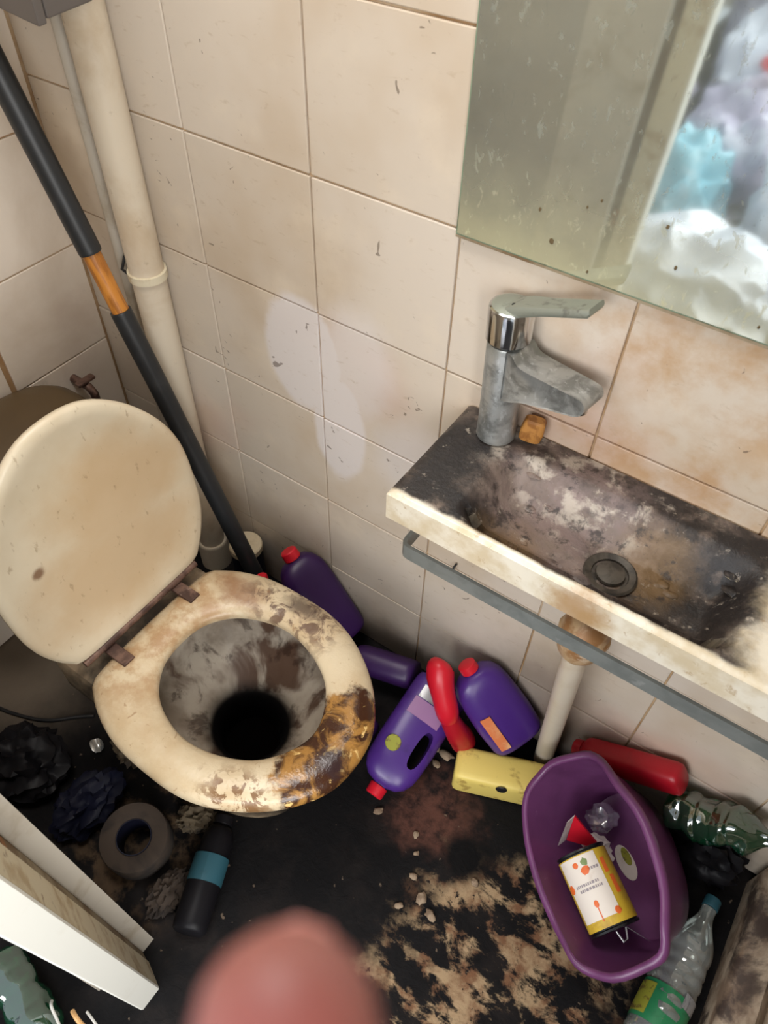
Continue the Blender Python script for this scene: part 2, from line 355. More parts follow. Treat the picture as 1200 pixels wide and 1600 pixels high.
def sink_material():
    t = NT('grimy_basin')
    sz = t.n('ShaderNodeSeparateXYZ'); t.l(t.coord(), sz.inputs[0])
    white = t.mix(t.step(t.noise(14, 5, 0.6), 0.42, 0.65), rgb(228, 220, 202), rgb(206, 190, 160))
    # grime: layered colours
    g = t.mix(t.step(t.noise(17, 6, 0.66, 0.6), 0.40, 0.60), rgb(58, 50, 46), rgb(128, 113, 102))
    g = t.mix(t.step(t.noise(6, 4, 0.6, off=(3, 3, 3)), 0.52, 0.66), g, rgb(120, 104, 96))
    dk = t.math('MAXIMUM', t.blob((-0.335, -0.10, 0.85), 0.075, 0.45, 0.05, 14, (1.3, 0.62, 1)), t.blob((-0.27, -0.195, 0.84), 0.06, 0.5, 0.05, 16, (0.5, 1.5, 1)))
    dk = t.math('MAXIMUM', dk, t.blob((0.02, -0.015, 0.85), 0.06, 0.5, 0.03, 14, (0.28, 1.0, 1)))
    dk = t.math('MAXIMUM', dk, t.blob((0.07, -0.10, 0.82), 0.085, 0.5, 0.06, 18))
    dk = t.math('MAXIMUM', dk, t.math('MULTIPLY', t.blob((-0.05, -0.215, 0.84), 0.035, 0.6, 0.03, 20, (0.12, 1, 1)), 0.9))
    g = t.mix(t.math('MULTIPLY', dk, t.step(t.noise(24, 5, 0.6, off=(6, 6, 1)), 0.28, 0.5)), g, rgb(30, 26, 26))
    pu = t.math('MULTIPLY', t.blob((-0.16, -0.09, 0.83), 0.10, 0.5, 0.05, 12), t.step(t.noise(20, 5, 0.65, off=(1, 4, 4)), 0.35, 0.6))
    g = t.mix(t.math('MULTIPLY', pu, 0.8), g, rgb(134, 116, 112))
    lt = t.math('MULTIPLY', t.math('MAXIMUM', t.blob((-0.16, -0.045, 0.85), 0.10, 0.4, 0.05, 14, (0.7, 1.6, 1)), t.blob((-0.10, -0.08, 0.83), 0.07, 0.5, 0.05, 18)), t.step(t.noise(22, 6, 0.6, 0.2, off=(9, 3, 2)), 0.50, 0.62))
    g = t.mix(t.math('MULTIPLY', lt, 0.75), g, rgb(198, 187, 172))
    ye = t.math('MULTIPLY', t.math('MAXIMUM', t.blob((-0.03, -0.11, 0.82), 0.05, 0.5, 0.03, 20), t.blob((-0.20, -0.19, 0.83), 0.05, 0.5, 0.03, 20)), 0.55)
    g = t.mix(ye, g, rgb(134, 104, 62))
    g = t.mix(t.math('MULTIPLY', t.step(t.noise(48, 6, 0.7, 0.2, off=(2, 7, 4)), 0.52, 0.66), 0.8), g, rgb(40, 34, 32))
    g = t.mix(t.math('MULTIPLY', t.step(t.noise(60, 6, 0.7, 0.2, off=(5, 5, 4)), 0.60, 0.70), 0.6), g, rgb(186, 175, 160))
    # only on the upper surface; the right end shelf and the front lip stay white
    top = t.step(t.math('MULTIPLY_ADD', t.math('SUBTRACT', t.noise(26, 5, 0.6), 0.5), 0.016, sz.outputs['Y']), -0.221, -0.212)
    nrm = t.n('ShaderNodeNewGeometry'); nz = t.n('ShaderNodeSeparateXYZ'); t.l(nrm.outputs['True Normal'], nz.inputs[0])
    up = t.step(nz.outputs['Z'], 0.05, 0.3)
    right = t.math('SUBTRACT', 1.0, t.step(t.math('MULTIPLY_ADD', t.math('SUBTRACT', t.noise(20, 5, 0.6), 0.5), 0.06, sz.outputs['X']), 0.085, 0.12))
    back = t.step(sz.outputs['Y'], -0.10, -0.05)
    m = t.math('MULTIPLY', t.math('MULTIPLY', top, up), t.math('MAXIMUM', right, back))
    # rust dribble over the front lip
    rust = t.math('MULTIPLY', t.blob((-0.085, -0.23, 0.815), 0.03, 0.6, 0.02, 40, (0.8, 1, 0.8)), 0.75)
    white = t.mix(rust, white, rgb(160, 118, 66))
    white = t.mix(t.math('MULTIPLY', t.step(t.noise(50, 5, 0.65, 0.5, off=(4, 1, 4)), 0.60, 0.70), 0.6), white, rgb(170, 142, 102))
    col = t.mix(m, white, g)
    t.bump(t.math('MULTIPLY_ADD', m, t.noise(60, 6, 0.7), t.math('MULTIPLY', t.noise(30, 4, 0.6), 0.2)), 0.55, 0.004)
    return t.fin(col, t.math('MULTIPLY_ADD', m, 0.25, 0.22), 0, 0.5)
M_sink = sink_material()
M_faucet = dirty('scaled_chrome', rgb(172, 174, 172), [(rgb(122, 124, 121), 30, 0.42, 0.62, 0.9), (rgb(196, 200, 200), 90, 0.58, 0.68, 0.8, (1, 1, 0.5)), (rgb(134, 138, 124), 7, 0.5, 0.7, 0.7)], 0.38, 0.6, bump=0.15, bscale=120)
M_faucet_top = dirty('limescaled_lever', rgb(146, 150, 138), [(rgb(110, 110, 102), 40, 0.55, 0.68, 0.8)], 0.5, 0.45)
M_chrome_bright = dirty('bright_chrome', rgb(206, 206, 206), [(rgb(120, 116, 110), 40, 0.55, 0.7, 0.6)], 0.12, 1.0)
M_rail = dirty('grey_rail_metal', rgb(126, 130, 127), [(rgb(150, 152, 150), 26, 0.64, 0.70, 0.8), (rgb(100, 104, 102), 20, 0.4, 0.6, 0.5)], 0.4, 0.2)
M_drain = dirty('tarnished_drain', rgb(84, 78, 70), [(rgb(44, 40, 36), 30, 0.4, 0.6, 0.8)], 0.5, 0.3)
M_brass = dirty('corroded_trap', rgb(196, 166, 128), [(rgb(150, 104, 60), 26, 0.42, 0.6, 0.9), (rgb(224, 208, 184), 30, 0.58, 0.7, 0.7)], 0.45, 0.15, bump=0.2)
M_pipe = dirty('old_white_pipe', rgb(212, 200, 180), [(rgb(186, 164, 134), 6, 0.45, 0.7, 0.7), (rgb(150, 130, 104), 30, 0.62, 0.72, 0.5)], 0.42)
M_paint = dirty('white_gloss_paint', rgb(232, 230, 220), [(rgb(206, 198, 178), 8, 0.55, 0.75, 0.6)], 0.4)
M_cream = dirty('chipped_cream_paint', rgb(214, 204, 178), [(rgb(176, 154, 118), 16, 0.5, 0.66, 0.8), (rgb(120, 92, 58), 30, 0.62, 0.7, 0.7)], 0.6, bump=0.3)
M_rebate = dirty('worn_rebate', rgb(150, 136, 112), [(rgb(108, 84, 56), 9, 0.42, 0.6, 0.9)], 0.7)
M_stopgrey = dirty('grey_stop_paint', rgb(186, 178, 164), [(rgb(150, 134, 110), 10, 0.5, 0.7, 0.7)], 0.55)
M_rust = dirty('rusty_plate', rgb(140, 92, 46), [(rgb(92, 58, 30), 60, 0.45, 0.6, 0.9)], 0.7)

def plastic(name, col, rough=0.35, dark=None, op=0.6, sc=14, spec=0.5):
    return dirty(name, col, [((dark or tuple(0.35 * v for v in col[:3]) + (1,)), sc, 0.52, 0.72, op)], rough, co='obj', spec=spec)
M_purple = plastic('violet_plastic', rgb(72, 40, 120), 0.32)
M_purple_dk = plastic('dark_violet_plastic', rgb(50, 22, 74), 0.42)
M_maroon = plastic('maroon_plastic', rgb(58, 18, 30), 0.5)
M_red = plastic('red_plastic', rgb(206, 26, 44), 0.35, op=0.4)
M_darkred = plastic('dark_red_plastic', rgb(172, 16, 34), 0.4, op=0.4)
M_yellow = dirty('yellow_plastic', rgb(224, 200, 108), [(rgb(160, 128, 62), 22, 0.56, 0.68, 0.7), (rgb(90, 66, 40), 40, 0.68, 0.74, 0.8)], 0.45, co='obj')
M_bucket = dirty('plum_plastic', rgb(110, 60, 104), [(rgb(84, 42, 78), 8, 0.45, 0.7, 0.6), (rgb(160, 120, 150), 60, 0.66, 0.72, 0.4)], 0.36, co='obj')
M_blackplastic = dirty('black_plastic', rgb(32, 34, 36), [(rgb(52, 54, 56), 12, 0.5, 0.7, 0.5)], 0.45, co='obj')
M_wood = dirty('orange_wood', rgb(186, 122, 48), [(rgb(140, 84, 30), 40, 0.45, 0.6, 0.8, (3, 3, 0.3))], 0.45, co='obj')
M_jarlid = dirty('beige_lid', rgb(206, 190, 160), [(rgb(170, 150, 116), 20, 0.5, 0.7, 0.5)], 0.5, co='obj')
M_navy = plastic('navy_plastic', rgb(20, 22, 38), 0.5, spec=0.15)
M_teal = plastic('teal_label', rgb(40, 84, 96), 0.5, op=0.5)
M_silver = dirty('silver_label', rgb(168, 168, 170), [(rgb(112, 110, 112), 60, 0.5, 0.6, 0.7, (1, 5, 1))], 0.3, 0.4, co='obj')
M_lilac = plastic('lilac_label', rgb(150, 108, 150), 0.5, op=0.3)
M_lime = dirty('lime_label', rgb(150, 150, 52), [(rgb(90, 60, 40), 60, 0.5, 0.6, 0.8)], 0.5, co='obj')
M_orange = dirty('orange_label', rgb(214, 122, 72), [(rgb(226, 180, 130), 20, 0.5, 0.7, 0.8)], 0.5, co='obj')
M_labelwhite = dirty('label_white', rgb(226, 216, 204), [(rgb(196, 178, 160), 30, 0.55, 0.7, 0.4)], 0.5, co='obj')
M_labelyellow = dirty('label_yellow', rgb(206, 172, 52), [(rgb(160, 120, 50), 30, 0.5, 0.7, 0.6)], 0.45, co='obj')
M_ink = dirty('grey_print', rgb(150, 140, 144), [], 0.6)
M_orangeink = dirty('orange_print', rgb(224, 106, 46), [], 0.5)
M_greenink = dirty('green_print', rgb(120, 140, 84), [], 0.5)
M_tin = dirty('dark_tin', rgb(70, 72, 72), [(rgb(30, 30, 32), 30, 0.4, 0.6, 0.8)], 0.3, 0.8, co='obj')
M_tinlight = dirty('bright_tin', rgb(206, 208, 206), [], 0.25, 0.8)
M_card = dirty('white_card', rgb(214, 206, 200), [(rgb(170, 150, 140), 30, 0.5, 0.7, 0.6)], 0.6, co='obj')
M_paper = dirty('dirty_paper', rgb(88, 76, 58), [(rgb(40, 32, 25), 14, 0.45, 0.65, 0.9)], 0.85, co='obj')
M_roll = dirty('soiled_paper', rgb(58, 47, 38), [(rgb(30, 24, 21), 14, 0.42, 0.65, 0.9)], 0.9, co='obj')
M_plasterbit = dirty('plaster_bits', rgb(146, 126, 104), [(rgb(110, 90, 72), 60, 0.45, 0.6, 0.8)], 0.9)
M_soap = dirty('brown_soap', rgb(186, 130, 66), [(rgb(140, 88, 40), 60, 0.45, 0.6, 0.8)], 0.5)
M_trayc = dirty('soiled_tray', rgb(186, 168, 146), [(rgb(120, 98, 80), 12, 0.42, 0.6, 0.9, (1, 0.5, 1)), (rgb(60, 48, 44), 9, 0.5, 0.62, 0.9), (rgb(214, 204, 188), 18, 0.6, 0.7, 0.6)], 0.5, bump=0.3, bscale=40)
M_bagwhite = dirty('white_bag', rgb(236, 240, 248), [(rgb(180, 192, 214), 6, 0.45, 0.7, 0.7)], 0.25, co='obj')
M_bagblue = dirty('pale_blue_bag', rgb(150, 200, 214), [(rgb(206, 226, 234), 10, 0.5, 0.7, 0.6)], 0.25, co='obj')
M_baggrey = dirty('grey_violet_bag', rgb(176, 170, 190), [(rgb(222, 222, 232), 8, 0.5, 0.65, 0.8)], 0.3, co='obj')
M_bagdark = dirty('dark_bag', rgb(20, 19, 22), [(rgb(30, 28, 30), 12, 0.5, 0.7, 0.6)], 0.45, co='obj', spec=0.15)
M_bagblue2 = dirty('blue_bag', rgb(60, 84, 150), [(rgb(120, 140, 190), 8, 0.5, 0.7, 0.6)], 0.3, co='obj')
M_cable_w = dirty('pale_cable', rgb(180, 176, 168), [], 0.5)
M_cable_o = dirty('tan_cable', rgb(196, 150, 96), [], 0.5)
M_cable_k = dirty('black_cable', rgb(24, 24, 26), [], 0.5)
M_cabinet = dirty('grey_cabinet', rgb(96, 90, 86), [(rgb(70, 66, 64), 5, 0.45, 0.7, 0.6)], 0.55)
def skin_material():
    t = NT('skin')
    col = t.mix(t.step(t.noise(60, 3, 0.5), 0.4, 0.7), rgb(140, 88, 80), rgb(130, 68, 62))
    t.b.inputs['Subsurface Weight'].default_value = 0.15
    t.b.inputs['Subsurface Radius'].default_value = (0.01, 0.004, 0.002); t.b.inputs['Subsurface Scale'].default_value = 0.3
    return t.fin(col, 0.5, 0, 0.4)
M_skin = skin_material()
M_sleeve = dirty('white_sleeve', rgb(224, 228, 232), [(rgb(196, 204, 214), 30, 0.45, 0.7, 0.6)], 0.7)
M_nail = dirty('nail', rgb(226, 160, 148), [], 0.3)

def thin_plastic(name, tint, gloss=0.3, rough=0.08):
    t = NT(name); t.t.nodes.remove(t.b)
    tr = t.n('ShaderNodeBsdfTransparent'); tr.inputs[0].default_value = tint
    gl = t.n('ShaderNodeBsdfGlossy'); gl.inputs['Roughness'].default_value = rough; gl.inputs[0].default_value = (1, 1, 1, 1)
    df = t.n('ShaderNodeBsdfDiffuse'); df.inputs[0].default_value = tint
    lw = t.n('ShaderNodeLayerWeight'); lw.inputs[0].default_value = gloss
    m1 = t.n('ShaderNodeMixShader'); m1.inputs[0].default_value = 0.25; t.l(tr.outputs[0], m1.inputs[1]); t.l(df.outputs[0], m1.inputs[2])
    m2 = t.n('ShaderNodeMixShader'); t.l(t.math('MULTIPLY_ADD', lw.outputs['Fresnel'], 0.75, 0.12), m2.inputs[0]); t.l(m1.outputs[0], m2.inputs[1]); t.l(gl.outputs[0], m2.inputs[2])
    t.l(m2.outputs[0], t.out.inputs[0]); return t.m
M_clear = thin_plastic('clear_plastic', rgb(206, 212, 208), 0.35)
M_greenpet = thin_plastic('green_pet', rgb(36, 104, 70), 0.45)
M_clearlid = thin_plastic('clear_film', rgb(200, 190, 205), 0.4, 0.15)

def mirror_material():
    t = NT('spotted_mirror'); t.t.nodes.remove(t.b)
    gl = t.n('ShaderNodeBsdfGlossy'); gl.inputs['Roughness'].default_value = 0.045; gl.inputs[0].default_value = (0.80, 0.86, 0.84, 1)
    df = t.n('ShaderNodeBsdfDiffuse')
    dirtc = t.mix(t.step(t.noise(8, 4, 0.6), 0.4, 0.7), rgb(138, 142, 132), rgb(150, 152, 138))
    sz = t.n('ShaderNodeSeparateXYZ'); t.l(t.coord(), sz.inputs[0])
    edge = t.math('SUBTRACT', 1.0, t.step(t.math('MULTIPLY_ADD', t.math('SUBTRACT', t.noise(7, 5, 0.6), 0.5), 0.14, sz.outputs['Z']), 1.10, 1.26))
    dirtc = t.mix(edge, dirtc, rgb(182, 178, 146)); t.l(dirtc, df.inputs[0])
    drops = t.step(t.noise(60, 4, 0.65, 0.6, stretch=(1.6, 1, 0.8), off=(1, 2, 3)), 0.57, 0.68)
    film = t.step(t.noise(5, 4, 0.55, off=(5, 1, 3)), 0.35, 0.75)
    f = t.math('MULTIPLY_ADD', edge, 0.40, 0.26)
    f = t.math('MULTIPLY_ADD', drops, 0.32, f)
    f = t.math('MULTIPLY_ADD', film, 0.14, f, True)
    ms = t.n('ShaderNodeMixShader'); t.l(f, ms.inputs[0]); t.l(gl.outputs[0], ms.inputs[1]); t.l(df.outputs[0], ms.inputs[2])
    t.l(ms.outputs[0], t.out.inputs[0]); return t.m
M_mirror = mirror_material()
M_mirror_edge = dirty('green_glass_edge', rgb(120, 138, 116), [(rgb(84, 80, 60), 30, 0.5, 0.65, 0.6)], 0.3)
M_mirror_spot = dirty('dried_spot', rgb(96, 80, 52), [], 0.8)

# ------------------------------------------------------------------ the setting
XL, XR, YN, YN2, HC = -1.265, 0.95, -0.79, -0.885, 2.4
DX0, DX1, DH = -0.425, 0.40, 2.02
struct(MB().box((XL - 0.12, -5.6, -0.06), (2.2, 0.10, 0.0)).build('floor', M_floor, None, False))
struct(MB().box((XL - 0.1, YN2, HC), (XR + 0.1, 0.1, HC + 0.08)).build('ceiling', M_plaster, None, False))
wall_back = struct(MB().box((XL - 0.1, 0.0, 0.0), (XR + 0.1, 0.09, HC)).build('wall_back', M_grout, None, False))
wall_left = struct(MB().box((XL - 0.09, YN2, 0.0), (XL, 0.0, HC)).build('wall_left', M_grout, None, False))
struct(MB().box((XR, YN2, 0.0), (XR + 0.09, 0.0, HC)).build('wall_right', M_plaster, None, False))
fr = MB(); fr.box((XL, YN2, 0.0), (DX0 - 0.10, YN, HC)); fr.box((DX1, YN2, 0.0), (XR, YN, HC)); fr.box((DX0 - 0.10, YN2, DH), (DX1, YN, HC))
struct(fr.build('wall_front', M_plaster, None, False))

# glazed wall tiles, one object each
PX, PZ = 0.2425, 0.2245
X0, Z0 = -0.6616 - 2 * PX, 0.889 - 3 * PZ
def tile_mesh(w, h, d, name):
    return MB().box((0.0015, -d, 0.0015), (w - 0.0015, 0.004, h - 0.0015), 0.0016, seg=2).mesh(name)
tm = tile_mesh(PX, PZ, 0.0045, 'tile'); cache = {}
def add_tile(mesh, mat, parent, mtx):
    o = bpy.data.objects.new('tile', mesh); COL.objects.link(o); o.matrix_world = mtx; o.parent = parent
    if not mesh.materials: mesh.materials.append(mat)
random.seed(4)
for i in range(-1, 7):
    for k in range(-1, 9):
        xa, xb = max(XL + 0.001, X0 + i * PX), min(XR - 0.001, X0 + (i + 1) * PX)
        za, zb = max(0.002, Z0 + k * PZ), min(HC - 0.002, Z0 + (k + 1) * PZ)
        if xb - xa < 0.02 or zb - za < 0.02: continue
        if za > 1.75: continue
        key = (round(xb - xa, 3), round(zb - za, 3))
        if key not in cache: cache[key] = tile_mesh(xb - xa, zb - za, 0.0045, 'tile')
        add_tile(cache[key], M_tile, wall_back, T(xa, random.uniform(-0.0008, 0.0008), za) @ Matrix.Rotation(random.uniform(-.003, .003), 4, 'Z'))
cache2 = {}
for i in range(4):
    for k in range(0, 8):
        ya, yb = max(YN + 0.001, -(i + 1) * 0.2425), -i * 0.2425 - 0.009
        za, zb = max(0.002, 0.813 - 4 * PZ + k * PZ), 0.813 - 3 * PZ + k * PZ
        if yb - ya < 0.02: continue
        key = (round(yb - ya, 3), round(zb - za, 3))
        if key not in cache2: cache2[key] = tile_mesh(yb - ya, zb - za, 0.0045, 'tile')
        add_tile(cache2[key], M_tile2, wall_left, T(XL, ya, za) @ Matrix.Rotation(math.pi / 2, 4, 'Z'))

# door frame: leaning old jamb with stop, rebate, chipped edge and white casing
SH = (0.045, -0.0140)
def jamb(poly, name, mat, parent, z0=0.0, z1=DH):
    # poly is the plan half a metre up; the old frame leans a little
    q = [((x - 0.0305) * 1.07 + SH[0] * (z0 - 0.53), -0.8 + (y + 0.8093) * 1.07 + SH[1] * (z0 - 0.53)) for x, y in poly]
    return MB().prism(q, z0, z1, shear=SH).build(name, mat, parent, False)
door = struct(bpy.data.objects.new('trim_1', None)); COL.objects.link(door); door['label'] = 'chipped white wooden door frame beside the doorway'
jamb([(-0.420, -0.788), (-0.420, -0.8134), (-0.56, -0.8134), (-0.56, -0.788)], 'door_stop', M_stopgrey, door)
jamb([(-0.4205, -0.8135), (-0.405, -0.8180), (-0.405, -0.835), (-0.56, -0.835), (-0.56, -0.8135)], 'rebate', M_rebate, door)
jamb([(-0.402, -0.8175), (-0.362, -0.8335), (-0.362, -0.845), (-0.404, -0.845), (-0.404, -0.8185)], 'jamb_edge', M_cream, door)
jamb([(-0.3605, -0.8338), (-0.358, -0.836), (-0.358, -0.872), (-0.361, -0.8745), (-0.55, -0.8745), (-0.55, -0.8355), (-0.404, -0.8355), (-0.399, -0.8338)], 'casing', M_paint, door)
jamb([(-0.4140, -0.8140), (-0.4030, -0.8175), (-0.4045, -0.8205), (-0.4160, -0.8165)], 'strike_plate', M_rust, door, 0.76, 0.80)
MB().box((DX0 - 0.1, YN2 - 0.01, DH), (DX1 + 0.1, YN + 0.01, DH + 0.07), 0.004).build('head', M_paint, door)
MB().box((DX1 - 0.005, YN2 - 0.01, 0), (DX1 + 0.07, YN + 0.01, DH), 0.004).build('far_jamb', M_paint, door)

# soil pipe in the corner with its bracket
pipe = empty('soil_pipe', 'white vertical soil pipe standing against the tiles in the corner', 'pipe', T(-1.02, -0.042, 0))
MB().lathe([(0.031, 0.0), (0.031, 2.39)], 28).build('pipe_run', M_pipe, pipe)
MB().lathe([(0.031, 0.0), (0.039, 0.002), (0.039, 0.085), (0.035, 0.09), (0.031, 0.09)], 28).build('socket', M_pipe, pipe)
b = MB(); b.lathe([(0.0325, 0.842), (0.035, 0.843), (0.035, 0.857), (0.0325, 0.858)], 28); b.box((-0.01, 0.03, 0.843), (0.01, 0.036, 0.857)); b.build('bracket', M_cream, pipe)
MB().tube([(-0.06, 0.030, 0.855), (-0.072, 0.012, 0.850), (-0.066, -0.004, 0.835), (-0.055, -0.002, 0.83)], 0.003, 8).build('bracket_screw', M_cable_k, pipe)
pipe2 = MB().lathe([(0.011, 0.0), (0.011, 2.39)], 16).build('copper_pipe', M_stopgrey, None, matrix=T(-1.115, -0.020, 0))
tag(pipe2, 'thin painted pipe running up the wall between soil pipe and corner', 'pipe')

# high cabinet in the corner
cab = empty('wall_cabinet', 'dark grey cabinet hung high in the corner above the pole', 'cabinet', T(-0.933, -0.16, 1.283) @ Matrix.Rotation(0.10, 4, 'Y') @ Matrix.Rotation(0.06, 4, 'X'))
MB().box((-0.30, 0.0, 0.003), (-0.002, 0.075, 0.50), 0.004).build('body', M_cabinet, cab)
MB().box((-0.298, -0.016, 0.0), (-0.151, -0.002, 0.50), 0.003).build('door', M_cabinet, cab)
MB().box((-0.149, -0.016, 0.0), (0.0, -0.002, 0.50), 0.003).build('door', M_cabinet, cab)

# mirror
mir = empty('mirror', 'large spotted wall mirror above the washbasin', 'mirror', T(-0.421, -0.0085, 1.111))
MB().box((0.0, -0.004, 0.0), (0.85, 0.0, 0.80), 0.0).build('backing', M_mirror_edge, mir, False)
MB().box((0.002, -0.0048, 0.002), (0.848, -0.0042, 0.798), 0.0).build('glass', M_mirror, mir, False)
MB().box((0.0, -0.0045, -0.0035), (0.85, 0.0, 0.0), 0.0).build('bottom_strip', M_rebate, mir, False)  # thin dark brown strip along the mirror's bottom edge
random.seed(8)
for k in range(9):
    x, z = random.uniform(0.08, 0.5), random.uniform(0.01, 0.10); r = random.uniform(0.0012, 0.003)
    crumple('spot', M_mirror_spot, mir, (r, 0.0006, r * 1.4), k, 0.4, 5, 1, T(x, -0.0053, z))

# ------------------------------------------------------------------ washbasin
SX0, SX1, SY0, SY1, SZ1, SZ0 = -0.372, 0.20, -0.228, -0.0085, 0.85, 0.798
basin = empty('washbasin', 'small rectangular washbasin covered in black grime below the mirror', 'washbasin', T(0, 0, 0))
def basin_z(x, y):
    bx0, bx1, by0, by1 = -0.285, 0.098, -0.217, -0.048
    cx, cy = (bx0 + bx1) / 2, (by0 + by1) / 2; hx, hy = (bx1 - bx0) / 2, (by1 - by0) / 2; rc = 0.045
    qx, qy = abs(x - cx) - hx + rc, abs(y - cy) - hy + rc
    d = math.hypot(max(qx, 0), max(qy, 0)) + min(max(qx, qy), 0) - rc      # <0 inside
    wid = 0.030 if y < -0.18 else 0.055
    dep = (0.046 + 0.006 * sstep(-0.28, -0.07, x)) * sstep(0.0, wid, -d)
    e = min(x - SX0, SX1 - x, y - SY0)
    drop = 0.005 * (1 - sstep(0, 0.007, e)) if e < 0.007 else 0
    rough = 0.0012 * mnoise.noise(Vector((x * 60, y * 60, 3))) if d < 0 else 0
    return SZ1 - dep - drop + rough
bm = MB(); NX, NY = 96, 44
us = [0, .003, .007] + [0.007 + (1 - .014) * i / (NX - 6) for i in range(1, NX - 6)] + [1 - .007, 1 - .003, 1]
gx = [SX0 + (SX1 - SX0) * u for u in us]
vs_ = [0, .008, .016, .024, .032] + [0.032 + (1 - .032) * i / NY for i in range(1, NY + 1)]
gy = [SY0 + (SY1 - SY0) * v for v in vs_]
nx, ny = len(gx), len(gy)
V = [(x, y, basin_z(x, y)) for y in gy for x in gx]; F = []
for j in range(ny - 1):
    for i in range(nx - 1): F.append((j * nx + i, j * nx + i + 1, (j + 1) * nx + i + 1, (j + 1) * nx + i))
edge = [i for i in range(nx)] + [j * nx + nx - 1 for j in range(1, ny)] + [(ny - 1) * nx + i for i in range(nx - 2, -1, -1)] + [j * nx for j in range(ny - 2, 0, -1)]
k0 = len(V)
for e in edge: V.append((V[e][0], V[e][1], SZ0))
ne = len(edge)
for i in range(ne): F.append((edge[i], k0 + i, k0 + (i + 1) % ne, edge[(i + 1) % ne]))
F.append(tuple(k0 + i for i in range(ne)))
bm.add(V, F).build('basin', M_sink, basin, True, 50)
MB().se([(0.17, 0.075, 0.7965), (0.165, 0.072, 0.785), (0.12, 0.05, 0.772), (0.05, 0.03, 0.768)], 32, 4, m=T(-0.09, -0.125, 0)).build('underside', M_pipe, basin)
dr = MB().lathe([(0.033, 0.0), (0.036, 0.004), (0.033, 0.0065), (0.025, 0.004), (0.024, 0.001), (0.0, 0.001)], 28, (True, False), T(-0.073, -0.140, 0.7975)).build('drain_ring', M_drain, basin)
MB().lathe([(0.018, 0.0), (0.020, 0.003), (0.019, 0.006), (0.008, 0.008), (0.0, 0.008)], 24, (True, False), T(-0.073, -0.140, 0.799)).build('plug', M_drain, basin)
# crusts of grime standing proud in the bowl
random.seed(21)
for k in range(16):
    x, y = random.uniform(-0.27, 0.07), random.uniform(-0.19, -0.06); r = random.uniform(0.004, 0.009)
    crumple('grime_crust', M_sink, basin, (r * 1.5, r, r * 0.35), k, 0.6, 7, 2, T(x, y, basin_z(x, y)))

# trap and waste pipe
trap = empty('drain_trap', 'corroded brass trap and white waste pipe under the washbasin', 'pipe', T(-0.074, -0.140, 0))
MB().lathe([(0.018, 0.60), (0.018, 0.765)], 20).build('tailpiece', M_pipe, trap)
MB().lathe([(0.026, 0.715), (0.030, 0.72), (0.031, 0.735), (0.028, 0.742), (0.020, 0.744)], 10).build('nut', M_brass, trap, sharp=30)
MB().lathe([(0.019, 0.60), (0.026, 0.603), (0.033, 0.615), (0.036, 0.635), (0.036, 0.665), (0.031, 0.68), (0.021, 0.69), (0.019, 0.70)], 24).build('trap_body', M_brass, trap)
MB().lathe([(0.0365, 0.644), (0.040, 0.647), (0.040, 0.657), (0.0365, 0.66)], 12).build('collar', M_brass, trap, sharp=30)
MB().tube([(0, 0, 0.62), (0.0, 0.0, 0.585), (0.001, 0.008, 0.55), (0.010, 0.105, 0.002)], [0.019, 0.019, 0.020, 0.020], 18).build('waste_pipe', M_pipe, trap)

# towel rail under the front of the basin
rail = empty('towel_rail', 'flat grey metal towel rail running along under the basin front', 'towel rail', T(0, 0, 0))
RZ0, RZ1 = 0.716, 0.744
out_ = [(-0.352, -0.0085), (-0.352, -0.205), (-0.3505, -0.2125), (-0.3455, -0.218), (-0.338, -0.2195), (0.215, -0.2195), (0.2225, -0.218), (0.2275, -0.2125), (0.229, -0.205), (0.229, -0.0085)]
inn_ = [(-0.3465, -0.0085), (-0.3465, -0.204), (-0.345, -0.210), (-0.342, -0.2128), (-0.337, -0.214), (0.214, -0.214), (0.219, -0.2128), (0.222, -0.210), (0.2235, -0.204), (0.2235, -0.0085)]
q = MB(); n = len(out_)
q.loft([[(a[0], a[1], RZ0), (a[0], a[1], RZ1), (b_[0], b_[1], RZ1), (b_[0], b_[1], RZ0)] for a, b_ in zip(out_, inn_)])
q.build('bar', M_rail, rail, True, 30)
for x in (-0.349, 0.226):
    MB().box((x - 0.012, -0.0085, RZ0 - 0.012), (x + 0.012, -0.0075, RZ1 + 0.012), 0.0).build('wall_plate', M_rail, rail)
tag(MB().tube([(0, 0, 0.012), (0, -0.010, 0.012), (0, -0.012, 0.010), (0, -0.0125, -0.028)], 0.0022, 8).build('wall_hook', M_cable_k, None, matrix=T(-0.352, -0.0075, 0.45)), 'short dark metal pin sticking out of tiles under the basin', 'hook')

# mixer tap
fz = Vector((-0.045, 0.01, 1)).normalized(); fx = Vector((math.cos(-0.16), math.sin(-0.16), 0))
tap = empty('mixer_tap', 'scaled chrome mixer tap on the left end of the washbasin', 'tap', frame((-0.307, -0.043, 0.8520), fz, fx))
MB().lathe([(0.0275, 0.0), (0.0285, 0.002), (0.0280, 0.006), (0.0275, 0.03), (0.0270, 0.156), (0.0255, 0.159)], 36).build('tap_body', M_faucet, tap)
MB().lathe([(0.0235, 0.1585), (0.0235, 0.165)], 30).build('cartridge_gap', M_cable_k, tap)
MB().lathe([(0.0285, 0.1635), (0.0300, 0.165), (0.0300, 0.206), (0.0285, 0.211), (0.020, 0.214), (0.0, 0.215)], 36, (True, False)).build('cap', M_chrome_bright, tap)
MB().lathe([(0.0288, 0.2105), (0.020, 0.2148), (0.0, 0.2158)], 36, (True, False)).build('cap_top', M_faucet_top, tap)
